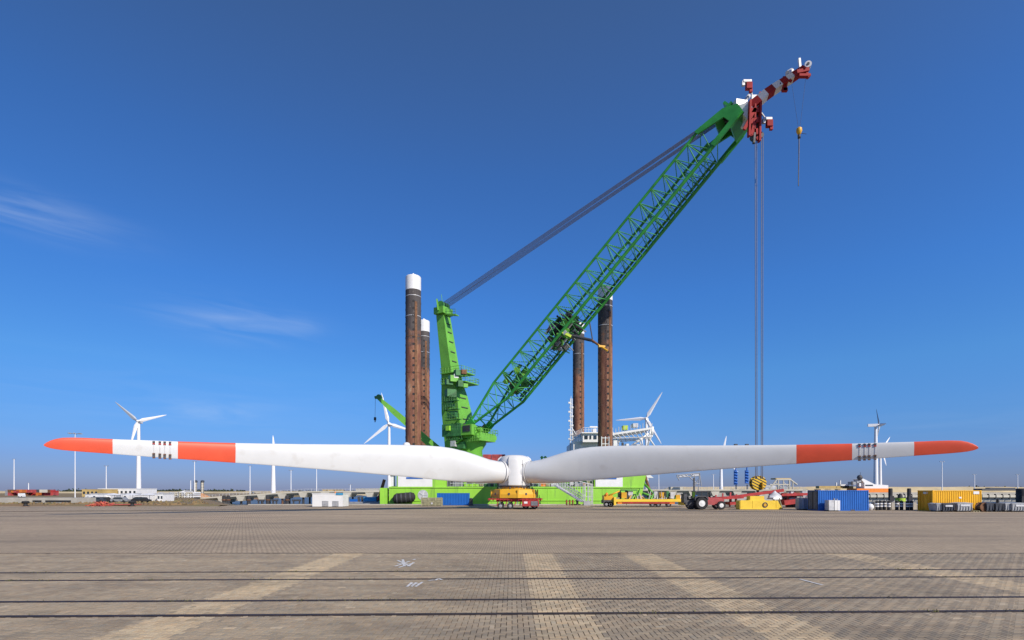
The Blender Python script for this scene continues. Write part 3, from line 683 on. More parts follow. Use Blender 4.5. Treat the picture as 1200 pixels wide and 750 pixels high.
for px0, px1 in ((685, 688.8), (691, 693), (695.6, 699.2), (704, 707)):
    m_ = MB(); wbox(m_, px0, px1, 510.4, 514.6, 125.9, .12, 'glass'); m_.build('window', wh)
for i, k_ in enumerate(np.linspace(0, 1, 7)[:-1]):
    m_ = MB(); a = U(671, 516, 139).lerp(U(683.2, 511.5, 126), k_ + .03); b = U(671, 516, 139).lerp(U(683.2, 511.5, 126), k_ + .12); n_ = Vector((-.06, -.03, 0))
    m_.add([a + n_, b + n_, b + n_ + Vector((0, 0, .9)), a + n_ + Vector((0, 0, .9))], [(0, 1, 2, 3)], 'glass'); m_.build('window', wh)
def rail_line(m_, a, b, h=1.1, n=8, m='white', r=.045):
    a = Vector(a); b = Vector(b)
    for f_ in (.5, 1): m_.tube(a + Vector((0, 0, h * f_)), b + Vector((0, 0, h * f_)), r, m, 5)
    for i in range(n + 1): p_ = a.lerp(b, i / n); m_.tube(p_, p_ + Vector((0, 0, h)), r, m, 5)
m_ = MB(); rail_line(m_, U(683, 506.6, 126), U(718, 506.6, 126), 1.1, 10); rail_line(m_, U(670, 513, 139), U(683, 507.5, 126), 1.2, 9); rail_line(m_, U(672, 517, 128), U(684, 517, 127), 1.2, 6); m_.build('railing', ship)
m_ = MB(); wbox(m_, 695, 699, 502.5, 506.4, 128, 2, 'white'); m_.tube(U(691, 500.6, 129), U(700, 500.6, 129), .25, 'white'); m_.tube(U(697, 506, 129), U(697, 500.6, 129), .14, 'white'); m_.build('radar', ship)
# signal mast at the left end of the wheelhouse
m_ = MB(); D = 133
for px in (668.2, 670.6): m_.tube(U(px, 530, D), U(669.2 + (px - 669.2) * .7, 467, D), .13, 'white')
for i in range(10): y = 472 + i * 5.3; m_.tube(U(667.4, y, D), U(671, y + 2.4, D), .11, 'lsteel'); m_.box(U(667.2 + (i % 2) * 3.4, y, D), (.5, .4, .4), 'white')
m_.tube(U(669.2, 500, D), U(675, 509, D), .1, 'white'); m_.tube(U(669.2, 467, D), U(669.2, 464, D), .06, 'white'); m_.build('signal_mast', ship)
# helideck on struts
m_ = MB(); D = 120
hd = U(742, 501.5, D); a0 = U(718, 507.5, D); a1 = U(764, 500.5, D)
m_.add([a0, a1, a1 + Vector((0, 10, .1)), a0 + Vector((0, 10, .1)), a0 - Vector((0, 0, .45)), a1 - Vector((0, 0, .45)), a1 + Vector((0, 10, -.4)), a0 + Vector((0, 10, -.4))], [(0, 1, 2, 3), (4, 5, 1, 0), (5, 6, 2, 1), (6, 7, 3, 2), (7, 4, 0, 3), (4, 7, 6, 5)], 'white')
he = m_.build('helideck', ship)
m_ = MB()
for i in range(14):
    f_ = i / 13; m_.tube(a0.lerp(a1, f_), a0.lerp(a1, f_) + Vector((0, 0, .9 if i % 2 else 1.2)), .07, 'lsteel', 5)
for yy in (0, 4, 8): m_.tube(a0 + Vector((0, yy, -1.2)), a1 + Vector((0, yy, -2.2)), .13, 'lsteel', 5)
for i in range(9): f_ = i / 9; m_.tube(a0.lerp(a1, f_) + Vector((0, 0, -.4)), a0.lerp(a1, f_ + .11) + Vector((0, 0, -1.3 - f_)), .1, 'lsteel', 5); m_.tube(a0.lerp(a1, f_ + .05) + Vector((0, 4, -.4)), a0.lerp(a1, f_ + .11) + Vector((0, 4, -2.2)), .1, 'lsteel', 5)
m_.build('truss', he)
m_ = MB()
for p0, p1, r in (((763, 502), (759, 524), .22), ((757, 508), (768, 524), .18), ((738, 524), (760, 508), .22), ((748, 512), (752, 524), .18), ((764.5, 500), (764, 510), .35), ((764, 510), (760, 516), .3), ((752, 514), (753.5, 524), .15), ((727, 508), (724, 524), .14), ((719, 509), (721, 524), .14)):
    m_.tube(U(*p0, D + 2), U(*p1, D + 2), r, 'white', 8)
m_.build('support_struts', he)
m_ = MB(); wbox(m_, 730.5, 736, 498.5, 503.5, D + 1, 2, 'hivis'); wbox(m_, 742, 748, 496, 500.5, D + 1, 2, 'lsteel'); m_.build('deck_box', he)
m_ = MB(); wbox(m_, 719, 723.5, 516, 523, D, 3, 'white'); wbox(m_, 734, 737, 520, 524, D, 2, 'white'); wbox(m_, 746, 750, 520.5, 524, D, 2, 'lsteel'); wbox(m_, 729.3, 731, 518.5, 523, D, 1, 'dark'); wbox(m_, 716, 756, 523, 526, D, 3, 'white'); m_.build('locker', ship)
# deckhouse and clutter along the stern deck
m_ = MB(); sbox(m_, -22.9, -22.2, 1, 2, DK, 6.2, 'white'); sbox(m_, -24.3, -21.8, .6, 2.4, 5.4, 6.3, 'white'); sbox(m_, -24.6, -23.3, -.1, 2, -3, 3.0, 'hull'); m_.build('side_ladder_tower', ship)
m_ = MB(); sbox(m_, -12.5, -9.6, .6, 4, DK, 6.3, 'steel'); sbox(m_, -12.3, -11.5, .5, .6, DK + .2, DK + 2.0, 'dark'); m_.build('winch_house', ship)
m_ = MB(); sbox(m_, -9.3, 15, 12, 15, DK, 4.4, 'green'); sbox(m_, -9.4, -5.6, 1.0, 4, DK, 5.0, 'hull'); sbox(m_, 1.5, 5.2, 5, 8, DK, 4.6, 'hull'); dh = m_.build('deckhouse', ship)
for x_ in (-8.9, -7.3): m_ = MB(); sbox(m_, x_, x_ + 1.2, .92, .98, 3.9, 4.7, 'glass'); m_.build('window', dh)
for x_ in (2.2, -1.5): m_ = MB(); sbox(m_, x_ + .9, x_ + 1.7, .35, .45, 3.1, 3.8, 'glass') ; m_.build('window', dh)
m_ = MB()
for i in range(60):
    x_ = random.uniform(-9, 14); h_ = random.uniform(.25, 1.4); c = random.choice(['green', 'darkgreen', 'steel', 'orange', 'white', 'dark', 'crate', 'lsteel'])
    wd_ = random.uniform(.3, 1.2); yy = random.uniform(.4, 3.5); sbox(m_, x_, x_ + wd_, yy, yy + .6, DK, DK + h_, c)
m_.build('deck_clutter', ship, kind='stuff')
m_ = MB(); rail_line(m_, S(-12, .3, DK), S(14.6, .3, DK), 1.1, 26, 'lsteel', .035); m_.build('deck_railing', ship)
for x_ in (-18.2, 20.5):   # black rubber fenders hung at the stern corner
    if x_ > 0: continue
    fn = thing('fender', 'large black rubber fender hanging at the left stern corner of the green ship', 'fender', S(-20.8, -1.0, 1.0))
    m_ = MB(); p0 = S(-22.2, -.9, 1.0); p1 = S(-18.2, -.9, 1.35); d = (p1 - p0)
    rings = []
    for f_, r in ((0, .3), (.06, .75), (.2, .95), (.8, .95), (.94, .75), (1, .3)):
        c = p0 + d * f_; ax = d.normalized(); u = Vector((0, 0, 1)); v_ = ax.cross(u).normalized()
        rings.append([c + u * math.cos(2 * math.pi * i / 20) * r + v_ * math.sin(2 * math.pi * i / 20) * r for i in range(20)])
    m_.loft(rings, 'black'); m_.build('body', fn)
    m_ = MB()
    for f_ in (.2, .4, .6, .8):
        c = p0 + d * f_; m_.tube(c - d.normalized() * .12, c + d.normalized() * .12, 1.0, 'dark', 14)
    m_.build('tyre_net', fn)
m_ = MB(); c = S(-16.9, -.12, 1.7); m_.tube(c, c + Vector((0, .1, 0)), .95, 'lsteel', 20)
for i in range(5): a = i * 1.2566; m_.bar(c + Vector((0, -.03, 0)), c + Vector((math.cos(a) * .8, -.03, math.sin(a) * .8)), .12, .04, 'white')
m_.build('round_emblem', ship)
# struts under the right end of the hull, and the leaning rusty spar at the left end
m_ = MB(); m_.tube(U(755, 557, 103), U(745, 590, 100), .13, 'green'); m_.tube(U(753, 565, 103), U(770, 583, 101), .22, 'green', 8); m_.tube(U(748, 576, 102), U(771, 584, 101), .2, 'green', 8); m_.tube(U(756, 558, 105), U(764, 583, 104), .28, 'brown', 8)
m_.build('outrigger', ship)
m_ = MB(); m_.bar(U(443.5, 586, 101), U(450.5, 562, 101), .5, .4, 'brown'); m_.bar(U(444, 586, 101), U(448, 576, 100.5), .8, .2, 'red'); m_.build('spar', ship)
m_ = MB(); wbox(m_, 448, 457, 582, 587, 100, 3, 'cyan'); wbox(m_, 447, 456, 588, 592, 99, 3, 'steel'); m_.tube(U(445.5, 592, 99.5), U(452, 575, 99.5), .15, 'hull'); m_.tube(U(452, 575, 99.5), U(462, 574, 99.5), .15, 'hull'); m_.build('boarding_platform', ship)
# red cargo containers on deck behind the rotor hub
for i, (a, b) in enumerate(((548, 565), (566, 575.4), (576, 592))):
    t = thing('cargo_container', ['faded red container on the ship deck, left end of the row behind the blade', 'faded red container on the ship deck in the middle of its row', 'faded red container on the ship deck nearest the rotor hub'][i], 'container', (X(a, 135), 135, DK), 'red containers on the ship deck')
    m_ = MB(); wbox(m_, a, b, 532.5, 546, 135, 3, 'dred'); m_.build('body', t); m_ = MB()
    n_ = 7
    for k_ in range(n_): px_ = a + (b - a) * (k_ + .3) / n_; wbox(m_, px_, px_ + .6, 533.5, 545, 134.93, .08, 'dred')
    m_.build('corrugation', t)
    m_ = MB(); wbox(m_, a - .2, b + .2, 545.9, 574, 135, 3, 'steel'); m_.build('rack', t)
m_ = MB()
for px in (635, 639): m_.tube(U(px, 560, 125), U(px, 534.5, 125), .22, 'green', 8)
m_.tube(U(633, 540, 125), U(641, 540, 125), .18, 'green'); m_.tube(U(633, 536, 125), U(641, 536, 125), .12, 'green'); m_.build('mooring_post', ship)
m_ = MB(); m_.lathe(U(476.5, 525, 104), [(.72, 0), (.72, .6), (.55, .95), (.2, 1.1), (.01, 1.12)], 'white', 20); m_.tube(U(476.5, 545, 104), U(476.5, 525, 104), .25, 'white', 8); m_.build('satellite_dome', ship)

# small deck crane with box boom
dc = thing('deck_crane', 'small green box-boom deck crane rising left behind the rusty leg', 'crane', (X(519, 122), 122, DK))
m_ = MB(); m_.tube(Vector((X(519, 122), 122, DK)), U(519, 530, 122), 1.1, 'green', 16); m_.build('pedestal', dc)
m_ = MB(); a = U(516, 530, 122); b = U(443, 466, 122); d = b - a; up = Vector((.66, 0, .75)); y_ = Vector((0, 1, 0))
rings = []
for f_, h_ in ((0, 1.9), (.75, 1.25), (1, .7)):
    c = a + d * f_; nn = Vector((-d.z, 0, d.x)).normalized()
    if nn.z < 0: nn = -nn
    rings.append([c + nn * h_ / 2 + y_ * .5, c + nn * h_ / 2 - y_ * .5, c - nn * h_ / 2 - y_ * .5, c - nn * h_ / 2 + y_ * .5])
m_.loft(rings, 'green', smooth=False); m_.build('boom', dc)
m_ = MB(); m_.tube(b + Vector((.3, -.7, .1)), b + Vector((.3, .7, .1)), .55, 'darkgreen', 14); m_.bar(b + Vector((.8, 0, .3)), b + Vector((-.7, 0, .0)), .9, .5, 'darkgreen'); m_.build('boom_head', dc)
m_ = MB(); h0 = b + Vector((-.6, 0, -.2)); m_.tube(h0, U(439.5, 489, 122), .035, 'rope', 5); m_.build('hoist_rope', dc)
hk = thing('crane_hook', 'small dark hook hanging from the little green deck crane at left', 'hook', U(439.5, 495, 122))
m_ = MB(); m_.tube(U(439.5, 489, 122), U(439.5, 492.5, 122), .28, 'dark', 8); m_.tube(U(439.5, 492.3, 122), U(439.8, 494.5, 122), .1, 'dark'); m_.tube(U(439.8, 494.5, 122), U(438.9, 494.2, 122), .1, 'dark'); m_.build('hook', hk)

# ------------------------------------------------------------------ MAIN CRANE
CBX, CBD = -9.0, 117.0
cr = thing('heavy_lift_crane', 'giant green lattice-boom crane with tapered mast rising from the ship deck', 'crane', (CBX, CBD, DK))
PD = Vector((.853, -.521, 0)).normalized(); LT = Vector((.521, .853, 0)).normalized(); UZ = Vector((0, 0, 1))
m_ = MB(); m_.lathe((CBX, CBD, 0), [(3.0, DK), (2.8, 8), (2.5, 11.2), (3.4, 12.6), (3.4, 13.4)], 'green', 28); m_.build('pedestal', cr)
def obox(m_, c, L_, W_, H_, m): m_.box(c, (L_, W_, H_), m, ax=(PD, LT, UZ))
m_ = MB(); c = Vector((CBX, CBD, 14.0)); obox(m_, c + PD * .2, 8.2, 7.6, .9, 'green'); obox(m_, c + PD * 3.2 + UZ * -.1, 2.6, 6.0, 1.7, 'green'); obox(m_, c - PD * 1.5 - LT * 4.5 + UZ * 1.3, 5, .8, 2.6, 'darkgreen')
obox(m_, c + PD * 2.0 - LT * 4.0 + UZ * 1.2, 3.4, 1.6, 2.2, 'green'); sl_ = m_.build('slewing_platform', cr)
m_ = MB(); obox(m_, c + PD * 2.4 - LT * 4.86 + UZ * 1.4, 1.8, .1, 1.3, 'glass'); m_.build('cab_window', sl_)
m_ = MB()
for s1 in (-1, 1): rail_line(m_, c + PD * -3.9 + LT * 3.8 * s1 + UZ * .45, c + PD * 4.6 + LT * 3.8 * s1 + UZ * .45, 1.2, 12, 'green', .05)
rail_line(m_, c + PD * 4.6 - LT * 3.8 + UZ * .45, c + PD * 4.6 + LT * 3.8 + UZ * .45, 1.2, 8, 'green', .05)
rail_line(m_, c + PD * 2 - LT * 3.9 - UZ * 1.2, c + PD * 5.5 - LT * 3.9 - UZ * 1.2, 1.2, 8, 'green', .05); m_.build('railing', sl_)
# mast: tapered box column leaning back
mast_pts = [(541, 533, 4.4, 4.6), (539.5, 505, 4.6, 5.0), (537.5, 482, 4.7, 4.9), (535.5, 462, 4.3, 3.9), (531, 445, 3.2, 3.4), (528, 430, 2.6, 3.2), (519.6, 368, 2.0, 2.4)]
rings = []
for px, py, L_, W_ in mast_pts:
    c0 = U(px, py, 116); rings.append([c0, c0 + LT * W_, c0 + LT * W_ - PD * L_, c0 - PD * L_])
m_ = MB(); m_.loft(rings, 'green', smooth=False); mast = m_.build('mast', cr)
m_ = MB()
for py in (378, 388, 399, 411, 422, 465, 476, 490):
    for i in range(len(mast_pts) - 1):
        a, b = mast_pts[i], mast_pts[i + 1]
        if b[1] <= py <= a[1]:
            f_ = (a[1] - py) / (a[1] - b[1]); px = a[0] * (1 - f_) + b[0] * f_; W_ = a[3] * (1 - f_) + b[3] * f_
            c0 = U(px, py, 116) + PD * .08; m_.box(c0 + LT * W_ * .5, (.16, W_ * .5, .16), 'dark', ax=(PD, LT, UZ))
m_.build('rung', mast)
m_ = MB()
for py, ex in ((437, 2.3), (449, 3.2)):
    c0 = U(533 + (py - 437) * .2, py, 116) + LT * 1.6 - PD * .4
    obox(m_, c0, 3.4 + ex, 5.0, .18, 'green'); q0 = c0 + UZ * .1; a_, b_ = (3.4 + ex) / 2, 2.5
    for s1 in (-1, 1): rail_line(m_, q0 - PD * a_ + LT * b_ * s1, q0 + PD * a_ + LT * b_ * s1, 1.1, 8, 'green', .05)
    for s1 in (-1, 1): rail_line(m_, q0 + PD * a_ * s1 - LT * b_, q0 + PD * a_ * s1 + LT * b_, 1.1, 5, 'green', .05)
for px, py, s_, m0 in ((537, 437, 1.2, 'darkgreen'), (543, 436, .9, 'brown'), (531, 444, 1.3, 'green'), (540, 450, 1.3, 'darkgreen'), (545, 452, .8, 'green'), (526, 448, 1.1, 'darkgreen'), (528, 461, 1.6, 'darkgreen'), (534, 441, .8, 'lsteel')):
    m_.box(U(px, py, 114.5), (s_ * 1.3, s_, s_), m0, rz=.5)
m_.build('service_platform', mast)
m_ = MB()     # stairs, machinery houses and landings on the mast's shaded side, its shade mixed into their green
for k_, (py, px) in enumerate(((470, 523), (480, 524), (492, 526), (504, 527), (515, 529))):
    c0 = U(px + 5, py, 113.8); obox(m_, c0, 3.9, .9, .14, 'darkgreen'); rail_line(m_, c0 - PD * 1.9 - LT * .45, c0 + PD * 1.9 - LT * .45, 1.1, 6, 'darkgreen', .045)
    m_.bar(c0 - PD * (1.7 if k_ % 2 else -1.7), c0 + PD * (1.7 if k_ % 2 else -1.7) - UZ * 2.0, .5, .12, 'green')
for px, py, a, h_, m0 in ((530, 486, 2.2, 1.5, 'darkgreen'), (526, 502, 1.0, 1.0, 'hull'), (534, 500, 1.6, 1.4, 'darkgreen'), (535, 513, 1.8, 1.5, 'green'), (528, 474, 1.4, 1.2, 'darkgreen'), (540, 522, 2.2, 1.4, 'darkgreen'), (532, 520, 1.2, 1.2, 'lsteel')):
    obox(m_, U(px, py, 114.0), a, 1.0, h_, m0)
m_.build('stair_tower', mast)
MTOP = U(518.5, 361, 117)
m_ = MB(); obox(m_, MTOP - UZ * .8 + LT * .3, 2.6, 3.4, 1.4, 'green')
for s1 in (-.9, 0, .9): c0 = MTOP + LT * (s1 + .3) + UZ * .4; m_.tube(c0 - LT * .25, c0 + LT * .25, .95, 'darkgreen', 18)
for s1 in (-1.35, 1.6): m_.bar(MTOP + LT * s1 - UZ * 1, MTOP + LT * s1 + UZ * 1.5 - PD * .4, .3, .9, 'green')
c0 = MTOP + PD * 2.6 - UZ * 1.2; m_.bar(MTOP - UZ * 1.4, MTOP + PD * 4.0 - UZ * 2.2, 1.2, .2, 'green'); rail_line(m_, MTOP - UZ * 1.3 - LT * .6, MTOP + PD * 4 - UZ * 2.1 - LT * .6, 1, 5, 'darkgreen', .045)
m_.tube(MTOP + UZ * 1, MTOP + UZ * 3 - PD * .3, .05, 'green'); m_.build('mast_head', cr)

# boom
A_s = U(579, 448, 112.0); A_e = U(840, 126.5, 88.0); BD = (A_e - A_s).normalized()
NU = (UZ - BD * BD.z).normalized(); LTb = BD.cross(NU).normalized()
if LTb.y < 0: LTb = -LTb
def sec(f_):
    c = A_s.lerp(A_e, f_); W_ = 6.0 * (1 - f_) + 4.9 * f_; H_ = 4.9 * (1 - f_) + 4.1 * f_
    return [c, c + LTb * W_, c - NU * H_, c + LTb * W_ - NU * H_]       # A near-top, B far-top, C near-bottom, D far-bottom
FT = [U(546, 503, 114.5), U(568, 505.5, 119.5)]
boomroot = thing  # placeholder name not used
m_ = MB(); s0 = sec(0); s1 = sec(.945)
for i, r in ((0, .24), (1, .24), (2, .30), (3, .32)): m_.tube(s0[i], s1[i], r, 'boomgreen', 10)
for i in range(4):
    m_.tube(s0[i], FT[i % 2], .26, 'boomgreen', 10)
for k_ in (0, 1): m_.bar(FT[k_] - BD * .6, FT[k_] + BD * 2.6, .5, 1.6, 'boomgreen')
boom = m_.build('boom', cr)
NP = 20; m_ = MB()
for k_ in range(NP):
    a = sec(.94 * k_ / NP); b = sec(.94 * (k_ + 1) / NP); mid = sec(.94 * (k_ + .5) / NP)
    for i, j in ((0, 1), (2, 3), (0, 2), (1, 3)):
        r = .075
        if k_ % 2: m_.tube(a[i], mid[j], r, 'lacing', 6, caps=False); m_.tube(mid[j], b[i], r, 'lacing', 6, caps=False)
        else: m_.tube(a[i], mid[j], r, 'lacing', 6, caps=False); m_.tube(mid[j], b[i], r, 'lacing', 6, caps=False)
        m_.tube(a[i], a[j], .09, 'lacing', 6, caps=False)
    if k_ % 3 == 0: m_.tube(a[0], a[3], .07, 'lacing', 6, caps=False); m_.tube(a[1], a[2], .07, 'lacing', 6, caps=False)
for k_ in range(4):       # root panel lacing
    for i, j in ((0, 1), (2, 3), (0, 2), (1, 3)):
        fa, fb = k_ / 4.5, (k_ + 1) / 4.5
        P_ = lambda i, f_: s0[i].lerp(FT[i % 2], f_)
        m_.tube(P_(i, fa), P_(j, fb), .08, 'lacing', 6, caps=False); m_.tube(P_(i, fa), P_(j, fa), .08, 'lacing', 6, caps=False)
m_.build('lacing', boom)
m_ = MB()     # walkway along the far lower chord
for k_ in range(40):
    a = sec(.92 * k_ / 40); b = sec(.92 * (k_ + 1) / 40); o_ = NU * .5 - LTb * .6
    m_.bar(a[3] + o_, b[3] + o_, .8, .05, 'darkgreen'); m_.tube(a[3] + o_ - LTb * .4, a[3] + o_ - LTb * .4 + NU * 1.0, .035, 'darkgreen', 4); m_.tube(a[3] + o_ - LTb * .4 + NU, b[3] + o_ - LTb * .4 + NU, .035, 'darkgreen', 4)
m_.build('walkway', boom)
def cluster(center, ext, n, cols, name, parent, rnd=3):
    r_ = random.Random(rnd); m_ = MB()
    for i in range(n):
        c = center + BD * r_.uniform(-1, 1) * ext[0] + LTb * r_.uniform(-1, 1) * ext[1] + NU * r_.uniform(-1, 1) * ext[2]
        k_ = r_.random()
        if k_ < .45: m_.box(c, (r_.uniform(.3, 1.6), r_.uniform(.3, 1.3), r_.uniform(.15, .8)), r_.choice(cols), ax=(BD, LTb, NU))
        elif k_ < .8: d = r_.choice([BD, LTb, NU]) * r_.uniform(.8, 2.2); m_.tube(c - d, c + d, r_.uniform(.07, .2), r_.choice(cols), 6)
        else: d = LTb * .3; m_.tube(c - d, c + d, r_.uniform(.4, .8), r_.choice(cols), 14)
    return m_.build(name, parent)
def boomf(py): return (A_s.z and 0) or 0
c = (sec(.31)[0] + sec(.31)[3]) / 2
c = (sec(.285)[0] + sec(.285)[3]) / 2
cluster(c - NU * 1.0, (3.2, 2.4, 2.0), 120, ['dark', 'dark', 'steel', 'darkgreen', 'lsteel', 'black', 'green'], 'winch_unit', boom, 5)
m_ = MB(); a = c - NU * 2.5 - LTb * 1.5; b = U(694, 399, a.y - 3)
m_.tube(a - (b - a) * .15, b, .30, 'dark', 10); m_.tube(b, U(701, 404, b.y - .6), .22, 'brown', 10); m_.tube(U(701, 404, b.y - .6), U(712, 411, b.y - 1.5), .17, 'oy', 10)
m_.box(U(705, 406, b.y - .9), (1.3, .5, .35), 'oy', rz=.3); m_.box(U(664, 392, a.y - 1), (1.9, .6, .45), 'hivis', ax=((U(676, 399, 100) - U(660, 391, 100)).normalized(), Vector((0, 1, 0)), Vector((.4, 0, .9)).normalized())); m_.tube(U(691, 378, a.y), U(695, 402, a.y), .12, 'dark'); m_.build('tagline_arm', boom)
c = (sec(.05)[0] + sec(.05)[3]) / 2
cluster(c, (2.6, 2.8, 1.8), 34, ['green', 'darkgreen', 'hull', 'brown', 'darkgreen'], 'service_gantry', boom, 8)
cluster(FT[0].lerp(FT[1], .5) + NU * .3, (1.5, 3.4, 1.6), 30, ['darkgreen', 'dark', 'green', 'steel'], 'foot_machinery', boom, 4)
c = (sec(.985)[0] + sec(.985)[3]) / 2; e0 = sec(.925); e1 = sec(1.0)
m_ = MB()
for i, j in ((0, 2), (1, 3)):
    sgn = -1 if i == 0 else 1; off = LTb * .22 * sgn
    A0, A1, C0, C1 = e0[i] + off, e1[i] + off + BD * .3 - NU * 1.5, e0[j] + off, e1[j] + off + BD * .4
    pts = [A0 + NU * .3, A1 + NU * .4, A1 + BD * 1.6 - NU * 1.2, C1 + BD * 1.2, C1 - NU * .3, C0 - NU * .3, C0 + NU * .5, (C1 + A1) / 2 - BD * .9 - NU * .8, (C1 + A1) / 2 - BD * .9 + NU * .5, A0 - NU * .5]
    th = LTb * .16; n = len(pts); m_.add([p_ - th for p_ in pts] + [p_ + th for p_ in pts], [tuple(range(n)), tuple(range(n, 2 * n))[::-1]] + [(q_, n + q_, n + (q_ + 1) % n, (q_ + 1) % n) for q_ in range(n)], 'boomgreen')
m_.box((e1[0] + e1[1]) / 2 + BD * .0 - NU * 1.4, (3.6, 5.0, .3), 'boomgreen', ax=(BD, LTb, NU)); m_.box((e1[2] + e1[3]) / 2 + BD * .3 - NU * .1, (2.6, 5.0, .3), 'boomgreen', ax=(BD, LTb, NU))
m_.box((e1[0] + e1[3]) / 2 + BD * 1.2, (.4, 4.8, 3.6), 'boomgreen', ax=(BD, LTb, NU)); m_.build('boom_head', boom)
m_ = MB()
for s1 in (-1.2, 0, 1.2): q_ = (e1[0] + e1[3]) / 2 + BD * .4 + LTb * s1; m_.tube(q_ - LTb * .3, q_ + LTb * .3, .95, 'black', 20)
m_.build('sheave', boom)

# fly jib: red and white box boom, stays, hanging red sheave frame
TD = 87.0
J = [(868, 136), (878.5, 127), (889, 118.5), (897, 111.5), (905.5, 105.5), (914, 100.2), (921, 95.6), (928, 91.2), (933, 88), (941, 82.5)]
m_ = MB(); cols = ['white', 'headred', 'white', 'headred', 'white', 'headred', 'white', 'headred', 'headred']
rings = []
for i, (px, py) in enumerate(J):
    c = U(px, py, TD - i * .7); h_ = 1.5 - i * .075; d = Vector((.80, -.2, .56)).normalized(); nn = Vector((-.57, .15, .80)); lt = d.cross(nn).normalized()
    h_ = 1.0 if i else 2.2
    h_ *= 1.05 - .06 * i
    rings.append([c + nn * h_ * .65 + lt * .8, c + nn * h_ * .65 - lt * .8, c - nn * h_ * .65 - lt * .8, c - nn * h_ * .65 + lt * .8])
m_.loft(rings, cols, smooth=False); jib = m_.build('fly_jib', cr)
m_ = MB()
tipc = U(942, 82, TD - 6.5); m_.tube(tipc + Vector((.5, -.3, .7)), tipc + Vector((.7, .4, .7)), .48, 'lsteel', 20); m_.tube(tipc + Vector((.45, -.4, .7)), tipc + Vector((.75, .5, .7)), .2, 'dark', 10); m_.bar(tipc - Vector((1.2, 0, .5)), tipc + Vector((.6, 0, -.1)), .8, .5, 'headred'); m_.bar(tipc - Vector((.8, 0, .9)), tipc + Vector((.9, 0, -.9)), .6, .35, 'headred'); m_.bar(tipc + Vector((.2, 0, -.2)), tipc + Vector((.7, 0, -1.2)), .5, .3, 'headred'); m_.bar(tipc - Vector((.5, 0, .4)), tipc + Vector((-.7, 0, 1.7)), .3, .3, 'white')
m_.build('tip_sheave', jib)
m_ = MB(); m_.tube(U(923, 87, TD - 5), U(928, 84, TD - 5), .5, 'lsteel', 12); m_.bar(U(918, 92, TD - 4), U(927, 94, TD - 5), .6, .45, 'headred'); m_.box(U(919.5, 101, TD - 4), (.55, .4, 1.5), 'headred'); m_.box(U(919.5, 105.5, TD - 4), (.8, .4, .5), 'headred'); m_.box(U(918, 98, TD - 4), (1.2, .4, .35), 'dark'); m_.build('guide_bracket', jib)
m_ = MB()    # warning beacons on stalks
for px, py in ((877.5, 101), (901.5, 145)):
    c = U(px, py, TD - 1); m_.box(c, (.9, .7, 1.0), 'headred'); m_.box(c + Vector((-.3, 0, .7)), (1.3, .6, .35), 'lsteel'); m_.box(c + Vector((-.9, 0, .4)), (.4, .4, .7), 'lsteel'); m_.box(c + Vector((.3, 0, -.7)), (.45, .4, .6), 'headred'); m_.tube(c, U(887, 125, TD), .13, 'white')
m_.build('beacon', jib)
m_ = MB(); rings = None
fr = [(874, 122), (884, 116), (893, 120)]
for dy in (-.9, .9):
    dd = TD - .8 + dy
    m_.bar(U(879, 118, dd), U(877.5, 160, dd), .3, .65, 'headred'); m_.bar(U(891, 118, dd), U(889.8, 166, dd), .3, .65, 'headred'); m_.bar(U(885, 122, dd), U(884.5, 156, dd), .25, .3, 'headred')
    m_.bar(U(876.5, 157, dd), U(888.5, 154, dd), .3, .9, 'headred'); m_.bar(U(877, 143, dd), U(891, 140, dd), .3, .8, 'headred'); m_.bar(U(877, 130, dd), U(892, 129, dd), .3, .7, 'headred'); m_.bar(U(880, 158, dd), U(884.5, 139, dd), .3, .4, 'headred')
    m_.bar(U(884, 156, dd), U(883.3, 168, dd), .3, .45, 'dark'); m_.bar(U(872, 152, dd), U(885, 127, dd), .3, .5, 'headred'); m_.bar(U(886, 163, dd), U(891.5, 160, dd), .3, .5, 'headred')
m_.build('sheave_frame', cr)
m_ = MB()
for px, py, r in ((885, 134, .8), (885, 147, .7), (884, 160, .55), (890, 160, .5)): c = U(px, py, TD - .8); m_.tube(c - Vector((0, .5, 0)), c + Vector((0, .5, 0)), r, 'dark', 18)
m_.build('sheave', cr)
m_ = MB()
for a, b in (((872, 132), (886, 113)), ((866, 128), (878, 112)), ((864, 141), (882, 117)), ((870, 150), (884, 122))): m_.tube(U(*a, TD), U(*b, TD), .3, 'lsteel' if a[0] < 868 else 'white', 8)
m_.box(U(866, 124, TD), (2.0, 1.6, 1.0), 'white', rz=.2); m_.box(U(884.5, 119, TD - 1.3), (1.1, .4, 1.9), 'lsteel'); m_.bar(U(881, 127, TD - 1.3), U(891, 108, TD - 1.3), .25, .25, 'headred'); m_.build('a_frame', jib)
# pendant ropes from mast to boom head
m_ = MB(); pe = sec(.985)
for grp in (0, 1):
    for i in range(5):
        a = MTOP + UZ * (.9 - .22 * i) + LT * (grp * 1.3 - .3); b = pe[0] + LTb * (grp * 1.4 + .7) + NU * (-.5 - .14 * i)
        m_.tube(a, b, .05, 'rope', 5)
m_.build('pendant_rope', cr)
# hoist ropes down to the hook block
HB = U(888.0, 566, TD); m_ = MB()
for dx in (-1.0, -.62, .45, .83):
    m_.tube(Vector((X(888, TD) + dx * .7, TD - .6, Z(162, TD))), Vector((X(888, TD) + dx * .62, TD - .6, HB.z + .7)), .062, 'rope', 6)
m_.build('hoist_rope', cr)
